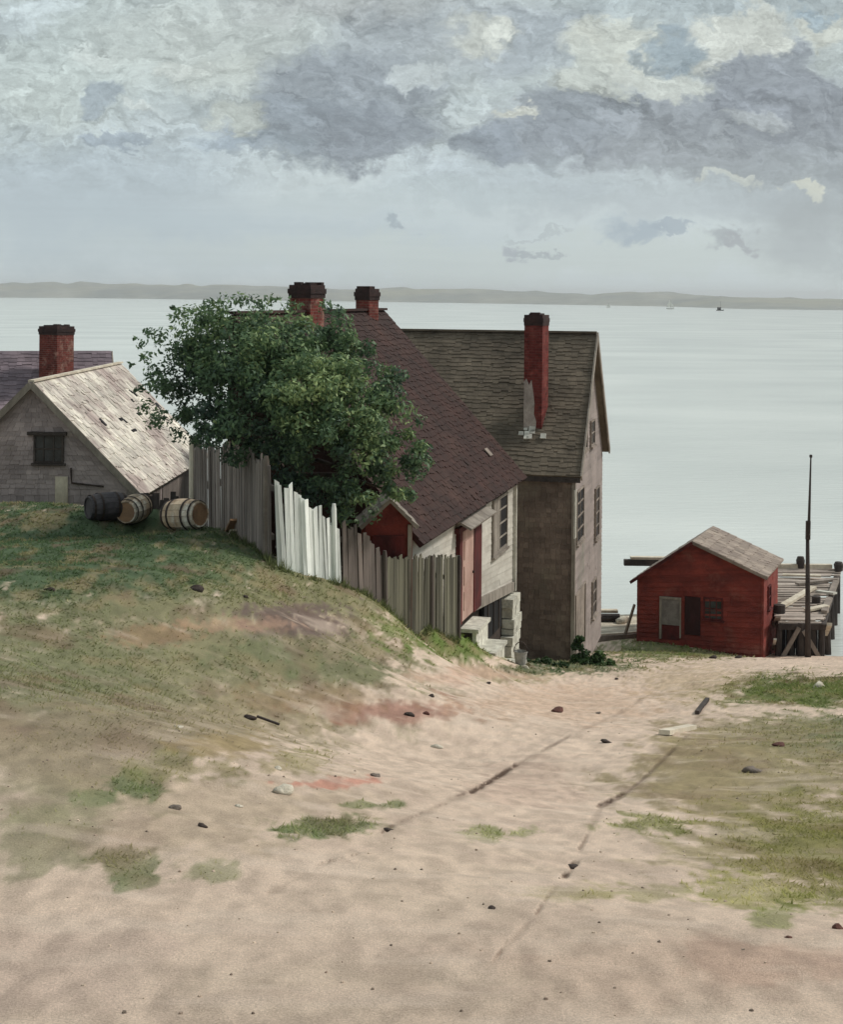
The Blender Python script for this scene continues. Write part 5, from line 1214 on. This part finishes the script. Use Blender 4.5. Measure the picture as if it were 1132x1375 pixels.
def scraps():
    def bar_on(p, q, w, h, m, name, lb, cat, lift=.03):
        a, b = ground_hit(*p), ground_hit(*q); o = MB(); o.bar(a + Z3 * lift, b + Z3 * lift, w, h); ob = o.build(name, M[m], None, off=(a + b) / 2); tag(ob, lb, cat)
    bar_on((892, 987), (929, 979), .12, .05, 'timber_pale', 'plank', 'bleached plank lying at the top of the right rut', 'plank')
    bar_on((345, 966), (375, 978), .018, .018, 'timber_dark', 'twig', 'dark twig trailing from the dark stone on the left slope', 'twig')
    bar_on((936, 960), (950, 942), .06, .05, 'timber_dark', 'stake', 'dark stake lying by the track above the right rut', 'stake')
    bar_on((628, 849), (600, 846), .1, .05, 'timber_dark', 'plank', 'dark plank at the fence foot beside the steps', 'plank')
scraps()

# ------------------------------------------------------------------ sky, sun, camera
SUN_AZ = Vector((.95, .30, 0)).normalized(); EL = math.radians(44)
def sky():
    w = bpy.data.worlds.new('World'); SC.world = w; w.use_nodes = True; nt = w.node_tree; N = nt.nodes; L = nt.links
    bg = N['Background']; bg.inputs['Strength'].default_value = 1.0
    st = N.new('ShaderNodeTexSky'); st.sky_type = 'NISHITA'; st.sun_disc = False; st.sun_elevation = EL; st.sun_rotation = math.atan2(SUN_AZ.x, SUN_AZ.y); st.air_density = 1.2; st.dust_density = 2.5
    sc = N.new('ShaderNodeVectorMath'); sc.operation = 'SCALE'; sc.inputs['Scale'].default_value = .10; L.new(st.outputs[0], sc.inputs[0])
    tc = N.new('ShaderNodeTexCoord'); sp = N.new('ShaderNodeSeparateXYZ'); L.new(tc.outputs['Generated'], sp.inputs[0])
    def M_(op, a, b=None, c=None):
        n = N.new('ShaderNodeMath'); n.operation = op
        for i, v in enumerate((a, b, c)):
            if v is None: continue
            if isinstance(v, (int, float)): n.inputs[i].default_value = v
            else: L.new(v, n.inputs[i])
        return n.outputs[0]
    ya = M_('MAXIMUM', M_('ABSOLUTE', sp.outputs['Y']), .15)
    U = M_('DIVIDE', sp.outputs['X'], ya); Vv = M_('DIVIDE', sp.outputs['Z'], ya)
    cb = N.new('ShaderNodeCombineXYZ'); L.new(U, cb.inputs[0]); L.new(Vv, cb.inputs[1])       # heading tangent, rise tangent
    def noise(scale, sx, sy, rot=0, det=6, rough=.6, dist=0.0, z=0.0):
        mp = N.new('ShaderNodeMapping'); mp.inputs['Scale'].default_value = (sx, sy, 1); mp.inputs['Rotation'].default_value = (0, 0, rot); mp.inputs['Location'].default_value = (0, 0, z); L.new(cb.outputs[0], mp.inputs[0])
        n = N.new('ShaderNodeTexNoise'); n.inputs['Scale'].default_value = scale; n.inputs['Detail'].default_value = det; n.inputs['Roughness'].default_value = rough; n.inputs['Distortion'].default_value = dist; L.new(mp.outputs[0], n.inputs['Vector']); return n
    # ragged cloud edges: warp the heading/rise plane
    w1 = noise(13, 1, 1.4, .3, 7, .62, .3, 1.0); w2 = noise(55, 1, 1.3, .6, 5, .6, .5, 3.0)
    def warp(vec, n, amt):
        s = N.new('ShaderNodeVectorMath'); s.operation = 'SUBTRACT'; s.inputs[1].default_value = (.5, .5, .5); L.new(n.outputs['Color'], s.inputs[0])
        m = N.new('ShaderNodeVectorMath'); m.operation = 'MULTIPLY'; m.inputs[1].default_value = (amt, amt * .7, 0); L.new(s.outputs[0], m.inputs[0])
        a = N.new('ShaderNodeVectorMath'); a.operation = 'ADD'; L.new(vec, a.inputs[0]); L.new(m.outputs[0], a.inputs[1]); return a.outputs[0]
    P = warp(warp(warp(cb.outputs[0], w1, .095), w2, .034), noise(150, 1, 1.3, .5, 4, .6, .6, 7.0), .012)
    def mixc(a, b, f):
        m = N.new('ShaderNodeMix'); m.data_type = 'RGBA'
        L.new(f, m.inputs['Factor'])
        for k, v in (('A', a), ('B', b)):
            if isinstance(v, tuple): m.inputs[k].default_value = (*lin(v), 1)
            else: L.new(v, m.inputs[k])
        return m.outputs['Result']
    def ramp(v, a, b, lo=0.0, hi=1.0):
        r = N.new('ShaderNodeMapRange'); r.interpolation_type = 'SMOOTHSTEP'; r.inputs['From Min'].default_value = a; r.inputs['From Max'].default_value = b; r.inputs['To Min'].default_value = lo; r.inputs['To Max'].default_value = hi; L.new(v, r.inputs['Value']); return r.outputs[0]
    # overcast veil: pale near the horizon, mixed grey above, with a little of the blue sky behind
    big = noise(7, 1, 2.2, .2, 7, .6, .4, 5.0)
    col = mixc((178, 186, 190), (196, 202, 202), ramp(big.outputs['Fac'], .35, .65))
    col = mixc((210, 217, 221), col, ramp(Vv, .05, .16))
    def blob(px, py, rx, ry, c, s=1.0, soft=.5):
        nonlocal col
        u, v = (px - CX) / F, (CY - py + (px - CX) * SR) / F
        mp = N.new('ShaderNodeMapping'); mp.vector_type = 'POINT'; mp.inputs['Scale'].default_value = (F / rx, F / ry, 0); mp.inputs['Location'].default_value = (-u * F / rx, -v * F / ry, 0); L.new(P, mp.inputs[0])
        ln = N.new('ShaderNodeVectorMath'); ln.operation = 'LENGTH'; L.new(mp.outputs[0], ln.inputs[0])
        col = mixc(col, c, ramp(ln.outputs['Value'], 1 + soft * .5, 1 - soft * .62, 0, s))
    def grey(c, k=.78):
        m = sum(c) / 3; return tuple(m + (v - m) * k for v in c)
    lift = lambda c: tuple(v * 1.035 for v in c) if sum(c) < 500 else c
    for b in SKYB: blob(*b[:4], grey(lift(b[4]), .66 if sum(b[4]) < 500 else .85), *b[5:])
    # loose strokes of tone within the cloud
    s1 = noise(42, 1, 2.6, .45, 6, .65, 1.2, 9.0); s2 = noise(120, .7, 2.5, -.3, 4, .6, 1.0, 2.0); s3 = noise(30, .35, 7, 0, 5, .6, .3, 4.0)
    hi = ramp(Vv, .05, .11)
    f = M_('ADD', M_('MULTIPLY', M_('SUBTRACT', s1.outputs['Fac'], .5), .62), M_('MULTIPLY', M_('SUBTRACT', s2.outputs['Fac'], .5), .22))
    f = M_('ADD', M_('MULTIPLY', f, hi), M_('MULTIPLY', M_('SUBTRACT', s3.outputs['Fac'], .5), .10))
    vo = N.new('ShaderNodeTexVoronoi'); vo.feature = 'SMOOTH_F1'; vo.inputs['Scale'].default_value = 95; vo.inputs['Smoothness'].default_value = .25
    mpv = N.new('ShaderNodeMapping'); mpv.inputs['Scale'].default_value = (.6, 1.5, 1); mpv.inputs['Rotation'].default_value = (0, 0, .55); L.new(P, mpv.inputs[0]); L.new(mpv.outputs[0], vo.inputs['Vector'])
    sv = N.new('ShaderNodeSeparateColor'); L.new(vo.outputs['Color'], sv.inputs[0])
    f = M_('ADD', f, M_('MULTIPLY', M_('MULTIPLY', M_('SUBTRACT', sv.outputs[0], .5), .20), hi))
    # relief of the cloud masses: lit on the sun side, grey on the other
    def relief(scale, off, amp, seed):
        nonlocal f
        vals = []
        for o in (0, off):
            mp = N.new('ShaderNodeMapping'); mp.inputs['Scale'].default_value = (1, 1.5, 1); mp.inputs['Location'].default_value = (o + seed, o * 1.1 + seed, 0); L.new(P, mp.inputs[0])
            n = N.new('ShaderNodeTexNoise'); n.inputs['Scale'].default_value = scale; n.inputs['Detail'].default_value = 6; n.inputs['Roughness'].default_value = .58; n.inputs['Distortion'].default_value = .5; L.new(mp.outputs[0], n.inputs['Vector']); vals.append(n.outputs['Fac'])
        f = M_('ADD', f, M_('MULTIPLY', M_('MULTIPLY', M_('SUBTRACT', vals[0], vals[1]), amp), hi))
    relief(17, .009, 1.0, 1.3); relief(60, .0028, .9, 4.1)
    fac = M_('ADD', f, 1.0)
    tn = N.new('ShaderNodeVectorMath'); tn.operation = 'MULTIPLY'; tn.inputs[1].default_value = (.965, 1.015, 1.0); L.new(col, tn.inputs[0])
    v2 = N.new('ShaderNodeVectorMath'); v2.operation = 'SCALE'; L.new(tn.outputs[0], v2.inputs[0]); L.new(fac, v2.inputs['Scale'])
    fin = N.new('ShaderNodeMix'); fin.data_type = 'RGBA'; fin.inputs['Factor'].default_value = .93; L.new(sc.outputs[0], fin.inputs['A']); L.new(v2.outputs[0], fin.inputs['B'])
    L.new(fin.outputs['Result'], bg.inputs['Color'])
SKYB = [ # px, py, rx, ry, colour, strength, softness
    (100, 60, 220, 80, (196, 205, 204), .8, 1.0), (300, 60, 160, 60, (196, 200, 196), .6, 1.0), (60, 150, 120, 60, (196, 204, 202), .7, 1.0), (620, 50, 160, 60, (172, 176, 182), .6, .9),
    (40, 15, 60, 20, (206, 216, 222), .7, .8), (450, 15, 120, 25, (178, 178, 178), .6, 1.0), (730, 60, 120, 50, (166, 174, 184), .6, .9), (640, 60, 50, 22, (206, 206, 196), .7, .8),
    (90, 250, 260, 80, (176, 188, 200), .7, 1.0), (300, 330, 420, 50, (186, 198, 208), .7, 1.0), (700, 350, 500, 30, (204, 212, 212), .7, .9),
    # big grey cloud left of centre
    (470, 140, 140, 62, (144, 152, 164), .95, .45), (420, 185, 150, 42, (142, 152, 166), .9, .5), (500, 190, 90, 40, (138, 146, 160), .8, .5), (345, 205, 60, 18, (144, 156, 170), .8, .6), (520, 60, 60, 40, (164, 170, 178), .5, .8),
    (145, 130, 30, 22, (150, 164, 180), .75, .5), (155, 188, 46, 11, (146, 160, 178), .75, .5), (290, 205, 40, 16, (158, 170, 184), .6, .7), (315, 172, 40, 20, (208, 212, 204), .7, .6), (300, 110, 40, 40, (204, 208, 202), .5, .8),
    # centre right band
    (860, 180, 200, 56, (146, 152, 164), .95, .5), (720, 190, 110, 30, (146, 154, 168), .85, .55), (640, 195, 50, 24, (140, 150, 166), .8, .5), (780, 150, 70, 26, (142, 150, 162), .8, .5), (700, 160, 30, 10, (208, 208, 200), .9, .5), (960, 215, 120, 30, (150, 156, 166), .8, .6),
    (1060, 140, 120, 66, (140, 146, 160), .95, .45), (1040, 80, 70, 40, (142, 148, 160), .9, .5), (1110, 180, 70, 60, (142, 148, 160), .8, .6), (1080, 250, 120, 60, (160, 166, 174), .7, .8), (1100, 310, 90, 50, (170, 176, 182), .6, .9),
    # lit cumulus tops and the blue gap
    (840, 65, 85, 40, (210, 212, 204), .95, .4), (800, 62, 26, 12, (220, 221, 212), .8, .5), (850, 92, 30, 9, (220, 221, 212), .8, .5), (668, 60, 26, 10, (214, 215, 208), .8, .5), (250, 95, 30, 12, (214, 218, 214), .7, .6), (130, 70, 40, 14, (212, 218, 216), .7, .7), (205, 150, 30, 9, (210, 215, 214), .7, .6), (560, 110, 36, 14, (200, 206, 208), .7, .6), (810, 110, 55, 26, (196, 199, 193), .9, .5), (900, 115, 60, 22, (198, 200, 194), .85, .5), (985, 45, 60, 36, (212, 213, 206), .95, .4), (960, 75, 30, 22, (200, 201, 195), .8, .5), (920, 65, 34, 34, (152, 168, 182), .8, .6), (895, 85, 30, 10, (150, 166, 180), .7, .6), (1100, 28, 50, 20, (208, 208, 198), .8, .6), (1075, 14, 30, 10, (142, 166, 186), .7, .6),
    (975, 239, 34, 9, (204, 206, 200), .9, .45), (1070, 250, 36, 11, (212, 212, 202), .95, .45), (1085, 265, 16, 8, (212, 212, 202), .85, .5), (1000, 170, 40, 12, (176, 180, 184), .7, .6), (830, 225, 26, 12, (176, 182, 190), .7, .6), (730, 218, 26, 18, (152, 160, 172), .7, .6),
    (660, 250, 160, 36, (186, 196, 206), .7, .8), (850, 270, 200, 36, (184, 192, 200), .7, .8), (560, 270, 200, 22, (192, 202, 208), .6, .8),
    (845, 318, 50, 15, (164, 178, 194), .75, .9), (900, 314, 40, 8, (168, 180, 194), .8, .6), (702, 337, 18, 10, (168, 174, 186), .75, .9), (730, 342, 26, 4, (170, 178, 186), .7, .6), (985, 332, 34, 14, (168, 174, 182), .75, .9), (1010, 336, 26, 9, (172, 176, 184), .8, .6), (540, 308, 13, 6, (164, 176, 188), .75, .9), (720, 315, 40, 4, (182, 190, 196), .6, .6),
]
sky()

def haze():
    mb = MB(); mb.abox(-12200, 12200, -80, 12150, -4.2, 62)
    m = bpy.data.materials.new('sea_haze'); m.use_nodes = True; N = m.node_tree.nodes; L = m.node_tree.links
    N.remove(N['Principled BSDF']); v = N.new('ShaderNodeVolumePrincipled'); v.inputs['Color'].default_value = (.93, .95, .97, 1); v.inputs['Density'].default_value = .00012; v.inputs['Anisotropy'].default_value = .2
    L.new(v.outputs[0], N['Material Output'].inputs['Volume'])
    o = mb.build('haze', m); tag(o, 'thin pale sea haze over the bay', 'haze', kind='stuff')
USE_HAZE = True
if USE_HAZE: haze()

sd = Vector((SUN_AZ.x * math.cos(EL), SUN_AZ.y * math.cos(EL), math.sin(EL)))
ld = bpy.data.lights.new('sun', 'SUN'); ld.energy = 2.75; ld.angle = math.radians(9); ld.color = (1, .95, .88)
lo = bpy.data.objects.new('sun', ld); COL.objects.link(lo); lo.rotation_euler = sd.to_track_quat('Z', 'Y').to_euler(); lo.location = sd * 60

cd = bpy.data.cameras.new('camera'); cam = bpy.data.objects.new('camera', cd); COL.objects.link(cam)
cd.sensor_fit = 'HORIZONTAL'; cd.sensor_width = 36; cd.lens = 36 * F / 1132; cd.shift_y = -(687.5 - CY) / 1132; cd.clip_end = 100000; cd.clip_start = .1
cam.matrix_world = Matrix.Translation((0, 0, E)) @ Matrix.Rotation(math.radians(90), 4, 'X') @ Matrix.Rotation(ROLL, 4, 'Z')
SC.camera = cam
SC.view_settings.view_transform = 'Standard'; SC.view_settings.look = 'None'; SC.view_settings.exposure = 0; SC.view_settings.gamma = 1
try:
    SC.cycles.use_denoising = True; SC.cycles.max_bounces = 6; SC.cycles.volume_bounces = 0
except Exception: pass
